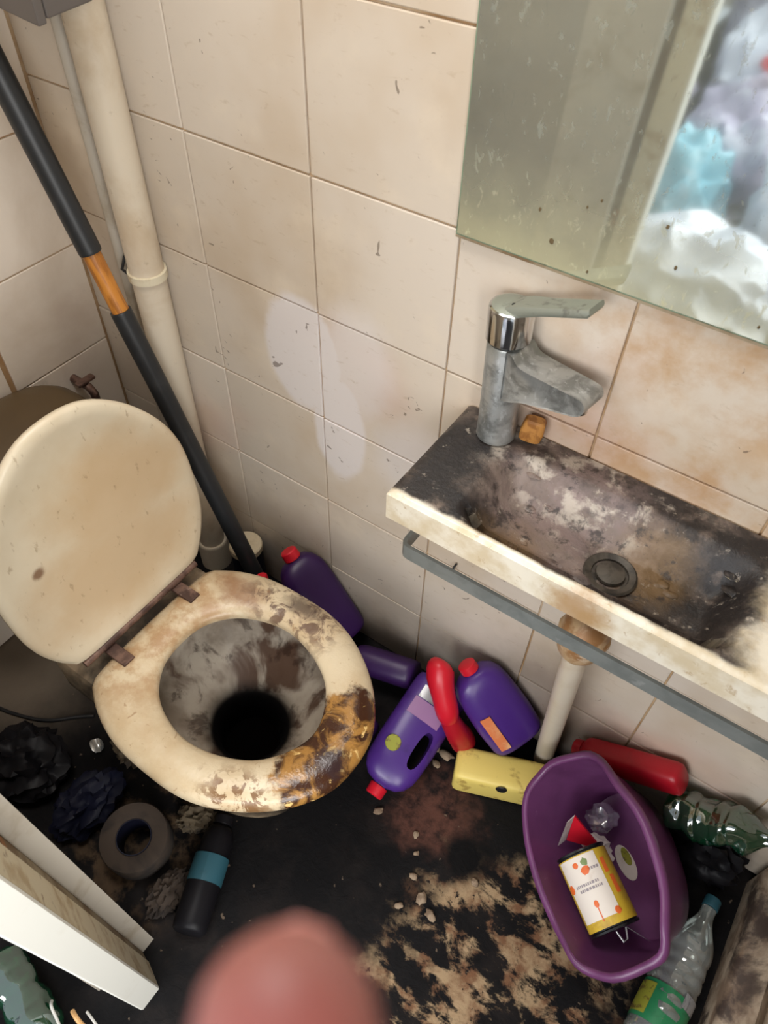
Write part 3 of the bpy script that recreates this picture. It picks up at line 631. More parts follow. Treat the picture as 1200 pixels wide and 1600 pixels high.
# spout: side profile, widened across
prof = spline([(0.016, 0.160), (0.026, 0.158), (0.033, 0.150), (0.046, 0.146), (0.090, 0.1445), (0.124, 0.1435), (0.134, 0.139), (0.136, 0.128), (0.126, 0.1165), (0.090, 0.107), (0.050, 0.097), (0.030, 0.088), (0.016, 0.084)], 4, False)
sp = MB(); rs = []
for (yy, kx, kz) in ((-0.0225, 0.985, 0.90), (-0.0245, 1.0, 1.0), (0.0245, 1.0, 1.0), (0.0225, 0.985, 0.90)):
    cxm, czm = 0.07, 0.120
    rs.append([(cxm + (x - cxm) * kx if x > 0.02 else x, yy * (1 - 0.10 * sstep(0.02, 0.14, x)), czm + (z - czm) * kz) for x, z in prof])
sp.loft(rs); sp.build('spout', M_faucet, tap, True, 50)
MB().lathe([(0.010, 0), (0.012, 0.001), (0.012, 0.008)], 20, m=T(0.118, 0, 0.1085)).build('aerator', M_chrome, tap)
lv = MB(); ca, sa = math.cos(0.36), math.sin(0.36); rs = []
for (u, hw, th, zz) in ((0.0, 0.020, 0.016, 0.0), (0.02, 0.019, 0.014, 0.001), (0.05, 0.0165, 0.011, 0.0), (0.09, 0.0165, 0.0105, 0.0), (0.113, 0.0165, 0.010, 0.0), (0.117, 0.0155, 0.007, 0.001)):
    ring = []
    for (yy, tt) in ((-1, 0.25), (-0.9, 0.0), (0.9, 0.0), (1, 0.25), (1, 0.75), (0.9, 1), (-0.9, 1), (-1, 0.75)):
        z = zz + (tt - 1) * th; ring.append((0.002 + u * ca - z * sa, yy * hw, 0.2170 + u * sa + z * ca))
    rs.append(ring)
lv.loft(rs).build('lever', M_faucet_top, tap, True, 35)
MB().lathe([(0.0035, 0), (0.003, 0.001)], 12, m=T(0.008, -0.008, 0.2185)).build('lever_mark', M_cable_k, tap)
tag(MB().se([(0.013, 0.008, 0.0), (0.016, 0.010, 0.003), (0.017, 0.011, 0.018), (0.015, 0.010, 0.036), (0.012, 0.007, 0.039)], 24, 4).build('soap_piece', M_soap, None, matrix=T(-0.262, -0.026, 0.8530) @ Matrix.Rotation(0.3, 4, 'Z') @ Matrix.Rotation(0.12, 4, 'Y')), 'small brown cake of soap standing behind the tap spout', 'soap')

# ------------------------------------------------------------------ toilet
HX, HY = -0.748, -0.417
toilet = empty('toilet', 'filthy cream toilet with raised lid and heavily stained seat', 'toilet', T(HX, HY, 0))
outl = [(0.0, 0.112), (0.022, 0.158), (0.10, 0.194), (0.19, 0.203), (0.275, 0.197), (0.35, 0.166), (0.415, 0.113), (0.455, 0.045)]
outl = outl + [(x, -y) for x, y in reversed(outl)]
S_out = spline(outl, 8)
inl = [(0.072, 0.0), (0.082, 0.055), (0.125, 0.103), (0.20, 0.128), (0.275, 0.116), (0.34, 0.075), (0.374, 0.0)]
inl = inl + [(x, -y) for x, y in reversed(inl[1:-1])]
S_in = spline(inl, 10)
def polar(pts, c, n):
    a = sorted((math.atan2(y - c[1], x - c[0]), math.hypot(x - c[0], y - c[1])) for x, y in pts)
    res = []
    for j in range(n):
        t = -math.pi + 2 * math.pi * (j + 0.5) / n
        for i in range(len(a)):
            a0 = a[i - 1] if i else (a[-1][0] - 2 * math.pi, a[-1][1]); a1 = a[i]
            if a0[0] <= t <= a1[0]:
                k = (t - a0[0]) / max(1e-9, a1[0] - a0[0]); r = a0[1] + k * (a1[1] - a0[1]); break
        else:
            a0 = a[-1]; a1 = (a[0][0] + 2 * math.pi, a[0][1]); k = (t - a0[0]) / (a1[0] - a0[0]); r = a0[1] + k * (a1[1] - a0[1])
        res.append((c[0] + r * math.cos(t), c[1] + r * math.sin(t)))
    return res
CEN = (0.222, 0.0); NS = 96
PO = polar(S_out, CEN, NS); PI_ = polar(S_in, CEN, NS)
def lerp2(a, b, k): return (a[0] + (b[0] - a[0]) * k, a[1] + (b[1] - a[1]) * k)
seat = MB(); rs = []
for k, z in ((0.0, 0.418), (0.0, 0.428), (0.05, 0.434), (0.16, 0.4385), (0.40, 0.442), (0.65, 0.4415), (0.86, 0.437), (0.96, 0.430), (1.0, 0.422), (1.0, 0.416)):
    rs.append([lerp2(i, o, k) + (z,) for i, o in zip(PI_, PO)])
seat.loft(rs, wrap=True)
seat.build('seat', M_seat, toilet, True, 50)
# pan: outside and inside in one shell
def scl(P, kx, ky, z, dx=0.0): return [(CEN[0] + dx + (x - CEN[0]) * kx, y * ky, z) for x, y in P]
pan = MB()
pan.loft([scl(PO, 0.62, 0.52, 0.0, -0.07), scl(PO, 0.60, 0.50, 0.06, -0.07), scl(PO, 0.60, 0.50, 0.16, -0.06), scl(PO, 0.72, 0.66, 0.26, -0.03), scl(PO, 0.88, 0.86, 0.34, -0.01), scl(PO, 0.94, 0.93, 0.395), scl(PO, 0.94, 0.93, 0.411), scl(PO, 0.90, 0.90, 0.414)], (True, False))
pan.build('pan', M_bowl_out, toilet, True, 60)
inn = MB()
def cir(r, z, cx, ry=None): return [(cx + r * math.cos(-math.pi + 2 * math.pi * (j + .5) / NS), (ry or r) * math.sin(-math.pi + 2 * math.pi * (j + .5) / NS), z) for j in range(NS)]
inn.loft([scl(PO, 0.90, 0.90, 0.414), scl(PO, 0.76, 0.76, 0.413), scl(PO, 0.74, 0.74, 0.40), scl(PO, 0.78, 0.77, 0.375), scl(PO, 0.72, 0.70, 0.335), cir(0.115, 0.285, 0.214, 0.105), cir(0.080, 0.262, 0.212, 0.076), cir(0.066, 0.245, 0.21, 0.062), cir(0.060, 0.20, 0.205, 0.056), cir(0.052, 0.12, 0.195)], (False, True))
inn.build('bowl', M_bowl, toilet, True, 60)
MB().lathe([(0.0, 0.0), (0.057, 0.0)], 24, (False, False), T(0.205, 0, 0.165)).build('foul_water', dirty('foul_water', rgb(5, 4, 4), [], 1.0, spec=0.0), toilet)
# raised lid
LA = math.radians(97); lid = MB(); P2 = [((x - 0.0) * 0.945, y * 0.955) for x, y in PO]; lc = (0.21, 0)
rs = []
for k, z in ((0.90, 0.0), (0.97, 0.0), (1.0, 0.004), (1.0, 0.012), (0.97, 0.016), (0.6, 0.021), (0.2, 0.023)):
    rs.append([(lc[0] + (x - lc[0]) * k, y * k, z) for x, y in P2])
inner = [[(lc[0] + (x - lc[0]) * k, y * k, z) for x, y in P2] for k, z in ((0.2, 0.0065), (0.55, 0.006), (0.85, 0.004))]
lid.loft(inner + rs)
# lid plane: local x -> along the lid (upwards), local z -> its outer side (towards the cistern)
LM = frame((-0.012, 0.0, 0.452), (-math.sin(LA), 0, math.cos(LA)), (math.cos(LA), 0, math.sin(LA)))
lidm = lid.mesh('lid'); lidm.transform(LM)
lido = link('lid', lidm, M_lid, toilet, True, 60)
for yy in (0.075, -0.085):
    h = MB(); h.box((-0.004, yy - 0.010, 0.46), (0.004, yy + 0.010, 0.515), 0.002, m=Matrix.Translation((-0.010, 0, 0)) @ Matrix.Rotation(-0.1, 4, 'Y') @ T(0.008, 0, 0))
    h.box((-0.025, yy - 0.012, 0.438), (0.040, yy + 0.012, 0.446), 0.002)
    h.build('hinge', M_hinge, toilet)
MB().tube([(-0.012, -0.135, 0.452), (-0.012, 0.13, 0.452)], 0.0065, 12).build('hinge_bar', M_hinge, toilet)
MB().box((-0.11, -0.15, 0.30), (0.02, 0.15, 0.414), 0.02).build('rear_shelf', M_bowl_out, toilet)
# cistern
cis = MB().se([(0.075, 0.165, 0.40, 0, 0), (0.088, 0.182, 0.42, 0, 0), (0.094, 0.188, 0.68, 0, 0)], 40, 5, m=T(-0.402, 0.045, -0.105)).build('cistern', M_cistern, toilet)
MB().se([(0.100, 0.192, 0.681), (0.103, 0.196, 0.688), (0.102, 0.192, 0.704), (0.092, 0.168, 0.722), (0.070, 0.120, 0.733), (0.03, 0.05, 0.737)], 40, 3.2, m=T(-0.402, 0.045, -0.105)).build('cistern_lid', M_cistern, cis)
MB().lathe([(0.018, 0.0), (0.018, 0.008), (0.014, 0.011), (0, 0.012)], 20, (True, False), T(-0.345, -0.045, 0.625)).build('flush_button', M_chrome, cis)
MB().tube([(-0.41, 0.03, 0.35), (-0.40, 0.02, 0.335), (-0.36, 0.01, 0.33), (-0.10, 0.0, 0.34)], 0.03, 16).build('flush_pipe', M_bowl_out, toilet)
fl = empty('fill_valve', 'small rusty shut-off valve on the left wall above the cistern', 'valve', T(XL + 0.0048, -0.118, 0.545))
MB().tube([(0, 0, 0), (0.05, 0.0, 0.0), (0.062, 0.0, -0.012), (0.062, 0, -0.05)], 0.009, 12).build('valve_body', M_hinge, fl)
MB().box((0.035, -0.022, 0.010), (0.052, 0.022, 0.018), 0.003).build('valve_handle', M_hinge, fl)

# ------------------------------------------------------------------ pole in the corner
p1 = Vector((-1.1035, -0.145, 1.1805)); p0 = Vector((-0.7965, -0.115, 0.1935)); p0 = p0 + (p0 - p1) * ((p0.z - 0.02) / (p1.z - p0.z))
pa = empty('broom_pole', 'long black pole with an orange wooden gap leaning into the corner', 'pole', frame(p0, p1 - p0, (0, -1, 0)))
PL = (p1 - p0).length
fa, fb = 0.700 * PL, 0.786 * PL
MB().lathe([(0.019, 0.0), (0.019, fa - 0.004), (0.0185, fa)], 20).build('lower_sleeve', M_blackplastic, pa)
MB().lathe([(0.0155, fa - 0.02), (0.0155, fb + 0.02)], 20).build('wooden_core', M_wood, pa)
MB().lathe([(0.0185, fb), (0.0195, fb + 0.004), (0.0195, PL + 0.05), (0.012, PL + 0.06)], 20).build('upper_sleeve', M_blackplastic, pa)
MB().se([(0.024, 0.030, -0.004), (0.028, 0.036, 0.008), (0.026, 0.034, 0.04), (0.021, 0.024, 0.07), (0.020, 0.02, 0.11)], 24, 3).build('head', M_blackplastic, pa)

# ------------------------------------------------------------------ bottles
def bottle(name, label, base, tip, L, w, d, mat, capmat, xdir=(0, 0, 1), p=2.8, handle=None, neck=0.016, shoulder=0.72, cat='bottle', group=None, capr=0.019, belly=1.0):
    b0, t0 = Vector(base), Vector(tip); ax = (t0 - b0).normalized()
    e = empty(name, label, cat, frame(b0, ax, xdir), group)
    prof = [(w * .78, d * .78, 0.0), (w * .94, d * .94, 0.004), (w, d, 0.015), (w * belly, d * belly, L * 0.30), (w, d, L * 0.55), (w * .97, d * .97, L * shoulder)]
    for k in (0.25, 0.5, 0.75, 0.92, 1.0):
        c = math.cos(k * math.pi / 2)
        prof.append((neck + (w * .97 - neck) * c ** 0.9, neck + (d * .97 - neck) * c ** 0.9, L * shoulder + (L * 0.90 - L * shoulder) * math.sin(k * math.pi / 2) if k < 1 else L * 0.905))
    prof.append((neck, neck, L * 0.93))
    bo = MB().se(prof, 32, p).build('body', mat, e, True, 50)
    if handle:
        cx, z0, z1, hw = handle
        c = MB().se([(hw, (z1 - z0) / 2, -d * 2.2), (hw, (z1 - z0) / 2, d * 2.2)], 20, 2.6, m=T(cx, 0, (z0 + z1) / 2) @ Matrix.Rotation(math.pi / 2, 4, 'X')).build('cut', mat)
        c.parent = e
        boolean(bo, [c])
    cp = MB().lathe([(capr, L * 0.915), (capr * 1.04, L * 0.92), (capr, L * 0.99), (capr * .85, L), (0, L)], 20, (True, False)).build('cap', capmat, e)
    return e
def label_patch(e, cx, cz, hw, hh, d, mat, name='paper_label', p=2.8, w=0.06, side=1, n=10):
    # a thin curved patch hugging the superellipse body
    a, f = [], []
    for i in range(n + 1):
        x = cx - hw + 2 * hw * i / n
        y = side * (d * max(0.0, 1 - min(0.999, abs(x / w)) ** p) ** (1 / p) + 0.0012)
        for t in (-1, 1): a.append((x, y, cz + t * hh))
    k = len(a)
    a += [(x, y - side * 0.0008, z) for x, y, z in a]
    for i in range(n):
        f.append((2 * i, 2 * i + 2, 2 * i + 3, 2 * i + 1)); f.append((k + 2 * i, k + 2 * i + 1, k + 2 * i + 3, k + 2 * i + 2))
    f += [(0, 1, k + 1, k), (2 * n, k + 2 * n, k + 2 * n + 1, 2 * n + 1)]
    return MB().add(a, f).build(name, mat, e, True, 60)

# violet bottle lying in front, neck towards the viewer
toC = Vector((-0.1, -0.8, 1.0))
D = bottle('cleaner_bottle', 'violet bottle with grip hole and red cap lying nearest the toilet seat', (-0.312, -0.062, 0.105), (-0.316, -0.318, 0.040), 0.272, 0.062, 0.034, M_purple, M_red, (-1, 0, 0.25), handle=(-0.030, 0.105, 0.190, 0.0135), shoulder=0.70)
sd = 1 if (D.matrix_world.to_3x3() @ Vector((0, 1, 0))).z > 0 else -1
label_patch(D, 0.0, 0.040, 0.036, 0.014, 0.034, M_silver, 'silver_label', w=0.062, side=sd)
label_patch(D, 0.002, 0.075, 0.038, 0.019, 0.034, M_lilac, 'lilac_label', w=0.062, side=sd)
lb = MB().lathe([(0.017, 0), (0.016, 0.0015), (0, 0.0016)], 20, (True, False), T(0.026, sd * 0.0335, 0.165) @ Matrix.Rotation(-sd * math.pi / 2, 4, 'X')).build('round_label', M_lime, D)
# violet bottle tilted against the tiles
Eb = bottle('cleaner_bottle', 'violet bottle with red cap leaning on tiles behind the red bottle', (-0.124, -0.066, 0.092), (-0.248, -0.066, 0.226), 0.218, 0.060, 0.036, M_purple, M_red, (-0.4, -0.75, -0.3), shoulder=0.66, belly=1.04)
sd = 1 if (Eb.matrix_world.to_3x3() @ Vector((0, 1, 0))).z > 0 else -1
label_patch(Eb, 0.034, 0.065, 0.011, 0.045, 0.0386, M_orange, 'orange_label', w=0.060, side=sd)
# red bent-neck bottle
F_ = empty('red_bottle', 'red bottle with bulbous bent head between the two violet bottles', 'bottle', T(0, 0, 0))
MB().tube(spline([(-0.218, -0.128, 0.056), (-0.222, -0.132, 0.08), (-0.234, -0.144, 0.125), (-0.254, -0.148, 0.170)], 5, False), [0.023, 0.026, 0.027, 0.027, 0.027, 0.027, 0.026, 0.027, 0.026, 0.025, 0.024, 0.023, 0.022, 0.021, 0.020, 0.019], 20).build('body', M_darkred, F_)
MB().tube(spline([(-0.253, -0.148, 0.166), (-0.266, -0.144, 0.200), (-0.290, -0.128, 0.236), (-0.306, -0.110, 0.257), (-0.308, -0.094, 0.264)], 4, False), [0.019, 0.021, 0.023, 0.024, 0.024, 0.024, 0.024, 0.025, 0.026, 0.027, 0.028, 0.028, 0.028, 0.028, 0.025, 0.021, 0.015], 20).build('head', M_red, F_)
# further violet bottles behind the seat
bottle('cleaner_bottle', 'dark violet bottle with red cap propped on tiles behind the toilet seat', (-0.578, -0.066, 0.068), (-0.700, -0.064, 0.228), 0.26, 0.058, 0.036, M_purple_dk, M_red, (-0.3, -0.9, 0), shoulder=0.68)
bottle('cleaner_bottle', 'dark violet bottle lying along the wall beside the toilet seat front', (-0.384, -0.062, 0.074), (-0.56, -0.100, 0.060), 0.165, 0.056, 0.034, M_purple_dk, M_red, (0, -0.6, 1), handle=(-0.026, 0.045, 0.095, 0.012))
bottle('cleaner_bottle', 'maroon bottle with small red cap wedged behind the toilet under the pole', (-0.682, -0.164, 0.030), (-0.744, -0.138, 0.20), 0.225, 0.030, 0.024, M_maroon, M_red, (-0.3, -0.9, 0), capr=0.013, neck=0.011)
# plain dark violet flask in the gap right of the seat
bottle('cleaner_bottle', 'dull violet bottle half hidden between toilet seat and violet bottle', (-0.425, -0.190, 0.031), (-0.427, -0.36, 0.031), 0.17, 0.036, 0.03, M_purple_dk, M_purple_dk, (-1, 0.4, 0.1))
# jar with beige lid
jar = empty('lidded_jar', 'dark jar with round beige lid beside the foot of the pole', 'jar', T(-0.885, -0.052, 0.001))
MB().lathe([(0.034, 0), (0.038, 0.006), (0.038, 0.146), (0.034, 0.156)], 28).build('jar_body', M_navy, jar)
MB().lathe([(0.038, 0.157), (0.040, 0.159), (0.040, 0.174), (0.037, 0.177), (0, 0.177)], 28, (True, False)).build('jar_lid', M_jarlid, jar)
# yellow bottle lying on the floor
Y = bottle('yellow_bottle', 'pale yellow square bottle lying on the floor against the purple basket', (-0.208, -0.178, 0.041), (0.045, -0.075, 0.041), 0.285, 0.040, 0.037, M_yellow, M_yellow, (0, 0, 1), p=6, shoulder=0.74, cat='bottle')
MB().se([(0.012, 0.013, -0.001), (0.010, 0.011, 0.001)], 16, 2, m=frame((0.026, 0.0375, 0.10), (0, 1, 0))).build('tear', M_cable_k, Y)
MB().box((-0.026, -0.0385, 0.085), (0.026, -0.0372, 0.165), 0.0).build('paper_label', M_labelyellow, Y)
# red bottle along the skirting
bottle('red_tube', 'long dark red bottle lying along the wall behind the purple basket', (0.176, -0.042, 0.250), (-0.030, -0.040, 0.127), 0.222, 0.030, 0.026, M_darkred, M_darkred, (0, 0, 1), p=3, shoulder=0.8)

# ------------------------------------------------------------------ purple basket with rubbish
bz = Vector((-0.43, -0.531, 0.731)).normalized()
BB = frame((0.1858, -0.1451, 0.0655), bz, (0.582, 0.456, 0.673))
bk = empty('plastic_basket', 'plum plastic basket tipped on its side holding a tin', 'basket', BB)
pr = [(0.078, 0.126, 0.0), (0.083, 0.132, 0.006), (0.092, 0.146, 0.07), (0.101, 0.161, 0.14), (0.109, 0.174, 0.212)]
shell = MB(); rings = []
def sering(rx, ry, z, n=56, p=2.5, wob=0.0):
    r = []
    for j in range(n):
        a = 2 * math.pi * j / n; c, d = math.cos(a), math.sin(a)
        x = rx * math.copysign(abs(c) ** (2 / p), c); y = ry * math.copysign(abs(d) ** (2 / p), d)
        k = 1 + wob * mnoise.noise(Vector((c * 1.7, d * 1.7, 4.2)))
        r.append((x * k, y * k, z + wob * 0.12 * mnoise.noise(Vector((c * 2, d * 2, 9)))))
    return r
outer = [sering(a, b_, z, wob=0.10 * z / 0.2) for a, b_, z in pr]
inner_ = [sering(a - 0.003, b_ - 0.003, max(z, 0.004) + (0.001 if z > 0.2 else 0), wob=0.10 * z / 0.2) for a, b_, z in reversed(pr)]
shell.loft(outer + inner_)
shell.build('basket_shell', M_bucket, bk, True, 50)
rim = MB(); R0 = sering(0.111, 0.176, 0.212, wob=0.10)
rr = []
for k, (dr_, dz) in enumerate([(-0.006, 0.0), (-0.004, 0.004), (0.0, 0.005), (0.006, 0.003), (0.009, -0.003), (0.008, -0.012), (0.004, -0.012), (0.002, -0.002)]):
    rr.append([(x * (1 + dr_ / math.hypot(x, y)), y * (1 + dr_ / math.hypot(x, y)), z + dz) for x, y, z in R0])
rim.loft(rr, wrap=True); rim.build('rim', M_bucket, bk, True, 60)
MB().lathe([(0.017, 0), (0.016, 0.001), (0, 0.001)], 24, (True, False), T(-0.023, 0.006, 0.0052) @ Matrix.Rotation(0.2, 4, 'Z') @ Matrix.Scale(2.0, 4, (0, 1, 0))).build('oval_sticker', M_labelwhite, bk)
MB().lathe([(0.008, 0), (0.0075, 0.0012), (0, 0.0012)], 16, (True, False), T(-0.018, 0.016, 0.0060) @ Matrix.Rotation(0.2, 4, 'Z') @ Matrix.Scale(2.2, 4, (0, 1, 0)) @ T(0, 0, 0.0004)).build('sticker_print', M_lime, bk)

# tin lying in the basket
ca0, ca1 = BB @ Vector((-0.022, -0.106, 0.140)), BB @ Vector((-0.040, 0.020, 0.153))
tin = empty('food_tin', 'opened food tin with white and yellow label inside the plum basket', 'tin', frame(ca0, ca1 - ca0, CAM - ca0))
TL, TR = 0.135, 0.045
MB().lathe([(TR - 0.002, 0.0), (TR + 0.001, 0.001), (TR + 0.001, 0.004), (TR - 0.001, 0.006), (TR - 0.001, TL - 0.006), (TR + 0.001, TL - 0.004), (TR + 0.001, TL - 0.001), (TR - 0.002, TL), (TR - 0.004, TL - 0.003), (0, TL - 0.003)], 36, (True, False)).build('tin_body', M_tin, tin)
def wrap(e, name, mat, a0, a1, z0, z1, r, n=16):
    v, f = [], []
    for i in range(n + 1):
        a = a0 + (a1 - a0) * i / n
        for z in (z0, z1): v.append((r * math.cos(a), r * math.sin(a), z))
    k = len(v); v += [(x * (r - 0.0006) / r, y * (r - 0.0006) / r, z) for x, y, z in v]
    for i in range(n): f += [(2 * i, 2 * i + 2, 2 * i + 3, 2 * i + 1), (k + 2 * i, k + 2 * i + 1, k + 2 * i + 3, k + 2 * i + 2)]
    return MB().add(v, f).build(name, mat, e, True, 60)
wrap(tin, 'yellow_wrapper', M_labelyellow, 0, 2 * math.pi, 0.008, TL - 0.008, TR + 0.0006, 40)
wrap(tin, 'white_label', M_labelwhite, -1.15, 0.50, 0.022, TL - 0.010, TR + 0.0013)
for z, a0, a1 in ((0.079, -0.75, 0.20), (0.071, -0.65, 0.30), (0.100, 0.05, 0.42)):
    k = a0
    random.seed(int(z * 1000))
    while k < a1:
        g = random.uniform(0.03, 0.10); wrap(tin, 'print_line', M_ink, k, min(a1, k + g), z - 0.0022, z + 0.0022, TR + 0.0019, 3); k += g + 0.035
for z, a, s_, m_ in ((0.100, -0.10, 0.0075, M_orangeink), (0.112, -0.40, 0.005, M_orangeink), (0.113, -0.02, 0.006, M_greenink), (0.080, -1.05, 0.008, M_orangeink), (0.026, 0.42, 0.006, M_orangeink)):
    crumple('fruit_print', m_, tin, (0.0006, s_, s_), int(z * 999), 0.4, 6, 2, Matrix.Rotation(a, 4, 'Z') @ T(TR + 0.0014, 0, z))
crumple('spoon_print', M_orangeink, tin, (0.0006, 0.0045, 0.006), 3, 0.1, 3, 2, Matrix.Rotation(-0.25, 4, 'Z') @ T(TR + 0.0014, 0, 0.046))
wrap(tin, 'spoon_print', M_orangeink, -0.27, -0.23, 0.018, 0.042, TR + 0.0019, 3)
wrap(tin, 'carrot_print', M_orangeink, 0.72, 0.92, 0.05, 0.08, TR + 0.0016, 6); wrap(tin, 'carrot_print', M_orangeink, 0.62, 0.80, 0.085, 0.11, TR + 0.0016, 6)
MB().lathe([(0.0, 0.0), (0.032, 0.0), (0.033, 0.0008), (0.0, 0.0008)], 24, (False, False), Matrix.Translation((0.010, 0.030, -0.016)) @ Matrix.Rotation(-0.9, 4, 'X') @ Matrix.Scale(0.75, 4)).build('opened_lid', M_tinlight, tin)
MB().tube([(0.030, 0.000, -0.002), (0.026, 0.004, -0.020), (0.020, 0.012, -0.018), (0.026, 0.018, -0.001)], 0.0016, 8).build('ring_pull', M_tinlight, tin)
# red and white carton corner and crumpled wrap
ct = empty('torn_carton', 'torn red and white carton sticking up behind the tin', 'carton', frame(BB @ Vector((-0.056, 0.044, 0.110)), (-0.25, 0.10, 1.0), (0.9, 0.2, 0)) @ Matrix.Scale(1.2, 4))
MB().add([(-0.022, 0, 0), (0.034, 0, 0), (-0.012, 0.004, 0.068), (-0.022, 0.003, 0), (0.034, 0.003, 0), (-0.012, 0.007, 0.068)], [(0, 1, 2), (5, 4, 3), (0, 3, 4, 1), (1, 4, 5, 2), (2, 5, 3, 0)]).build('red_panel', M_red, ct, False)
MB().add([(-0.023, 0, 0), (-0.012, 0.004, 0.068), (-0.021, -0.010, 0.066), (-0.033, -0.014, 0.0), (-0.023, 0.002, 0), (-0.012, 0.006, 0.068), (-0.021, -0.008, 0.066), (-0.033, -0.012, 0)], [(0, 1, 2, 3), (7, 6, 5, 4), (0, 4, 5, 1), (1, 5, 6, 2), (2, 6, 7, 3), (3, 7, 4, 0)]).build('white_edge', M_card, ct, False)
tag(crumple('crumpled_wrapper', M_card, None, (0.030, 0.017, 0.014), 9, 0.7, 9, 3, BB @ T(-0.044, 0.040, 0.072) @ Matrix.Rotation(0.75, 4, 'Y') @ Matrix.Rotation(-0.7, 4, 'Z'), ridged=True), 'crumpled off-white wrapper behind the tin inside the plum basket', 'wrapper')
tag(crumple('plastic_film', M_clearlid, None, (0.028, 0.024, 0.026), 13, 0.5, 8, 3, BB @ T(-0.020, 0.085, 0.060), ridged=True), 'crumpled clear film at the far end of the plum basket', 'film')

# ------------------------------------------------------------------ drinks bottles at the right
def pet(name, label, base, tip, L, r, mat, capmat, ribs=6, dent=0.0, seed=1):
    b0 = Vector(base); ax = Vector(tip) - b0
    e = empty(name, label, 'bottle', frame(b0, ax, (0, 0, 1)))
    m = MB(); rs = []; n = 28; N = 54
    for i in range(N + 1):
        t = i / N; z = t * L * 0.93
        if t < 0.04: k = 0.75 + 0.25 * (t / 0.04)
        elif t < 0.70: k = 1.0 - 0.06 * max(0, math.sin(t * ribs * 2 * math.pi * 1.4)) ** 2
        else: k = 1.0 - 0.68 * sstep(0.70, 0.97, t)
        ring = []
        for j in range(n):
            a = 2 * math.pi * j / n
            q = k * r * (1 + dent * mnoise.noise(Vector((math.cos(a) * 1.6, math.sin(a) * 1.6, t * 6 + seed))))
            ring.append((q * math.cos(a), q * math.sin(a), z))
        rs.append(ring)
    m.loft(rs); m.build('body', mat, e, True, 60)
    MB().lathe([(0.0145, L * 0.935), (0.0150, L * 0.94), (0.0150, L - 0.002), (0.0135, L), (0, L)], 20, (True, False)).build('cap', capmat, e)
    return e
pet('green_bottle', 'crumpled green plastic drinks bottle lying in the corner by the wall', (0.185, -0.060, 0.165), (0.330, -0.062, 0.262), 0.20, 0.040, M_greenpet, M_teal, 5, 0.35, 3)
J = pet('clear_bottle', 'clear ribbed plastic bottle lying between basket and shower tray', (0.306, -0.440, 0.047), (0.334, -0.075, 0.047), 0.325, 0.042, M_clear, M_teal, 9, 0.10, 7)
def band(e, name, mat, z0, z1, r, a0=0, a1=2 * math.pi): return wrap(e, name, mat, a0, a1, z0, z1, r, 28)
M_greenlab = dirty('green_label', rgb(40, 122, 78), [(rgb(28, 84, 54), 30, 0.5, 0.7, 0.6)], 0.4, co='obj')
band(J, 'green_label', M_greenlab, 0.055, 0.125, 0.0435)
band(J, 'yellow_print', M_lime, 0.062, 0.118, 0.0441, -1.9, -0.7)
band(J, 'silver_print', M_silver, 0.110, 0.135, 0.0446, 0.4, 1.3)

# shower tray along the right side, dark bag heaped against the wall
tray = empty('shower_tray', 'raised soiled shower tray along the right side of the floor', 'shower tray', T(0.385, 0, 0))
q = MB(); TZ = 0.10
to = [(0.0, -0.76), (0.55, -0.76), (0.55, -0.012), (0.0, -0.012)]; ti = [(0.055, -0.70), (0.51, -0.70), (0.51, -0.06), (0.055, -0.06)]; tb = [(0.075, -0.68), (0.49, -0.68), (0.49, -0.08), (0.075, -0.08)]
def rrect(c, r, z, n=5):
    xs = [p_[0] for p_ in c]; ys = [p_[1] for p_ in c]; x0, x1, y0, y1 = min(xs), max(xs), min(ys), max(ys); o = []
    for cx, cy, a0 in ((x1 - r, y1 - r, 0), (x0 + r, y1 - r, 90), (x0 + r, y0 + r, 180), (x1 - r, y0 + r, 270)):
        for k in range(n + 1):
            a = math.radians(a0 + 90 * k / n); o.append((cx + r * math.cos(a), cy + r * math.sin(a), z))
    return o
q.loft([rrect(to, 0.02, 0), rrect(to, 0.02, TZ - 0.012), rrect([(x * .98 + .005, y) for x, y in to], 0.02, TZ - 0.003), rrect([(x * .96 + .011, y) for x, y in to], 0.02, TZ), rrect(ti, 0.04, TZ), rrect(tb, 0.05, TZ - 0.03), rrect(tb, 0.05, TZ - 0.05)])
q.build('tray', M_trayc, tray, True, 50)
tag(crumple('rubbish_bag', M_bagdark, None, (0.062, 0.050, 0.100), 17, 0.35, 4, 3, T(0.462, -0.085, 0.204), -0.098, True), 'dark plastic bag heaped on the shower tray by the tiles', 'bag')
tag(crumple('rubbish_bag', M_bagdark, None, (0.062, 0.038, 0.07), 19, 0.4, 4, 3, T(0.290, -0.058, 0.068), -0.067, True), 'black plastic bag under the green bottle beside the basket', 'bag')

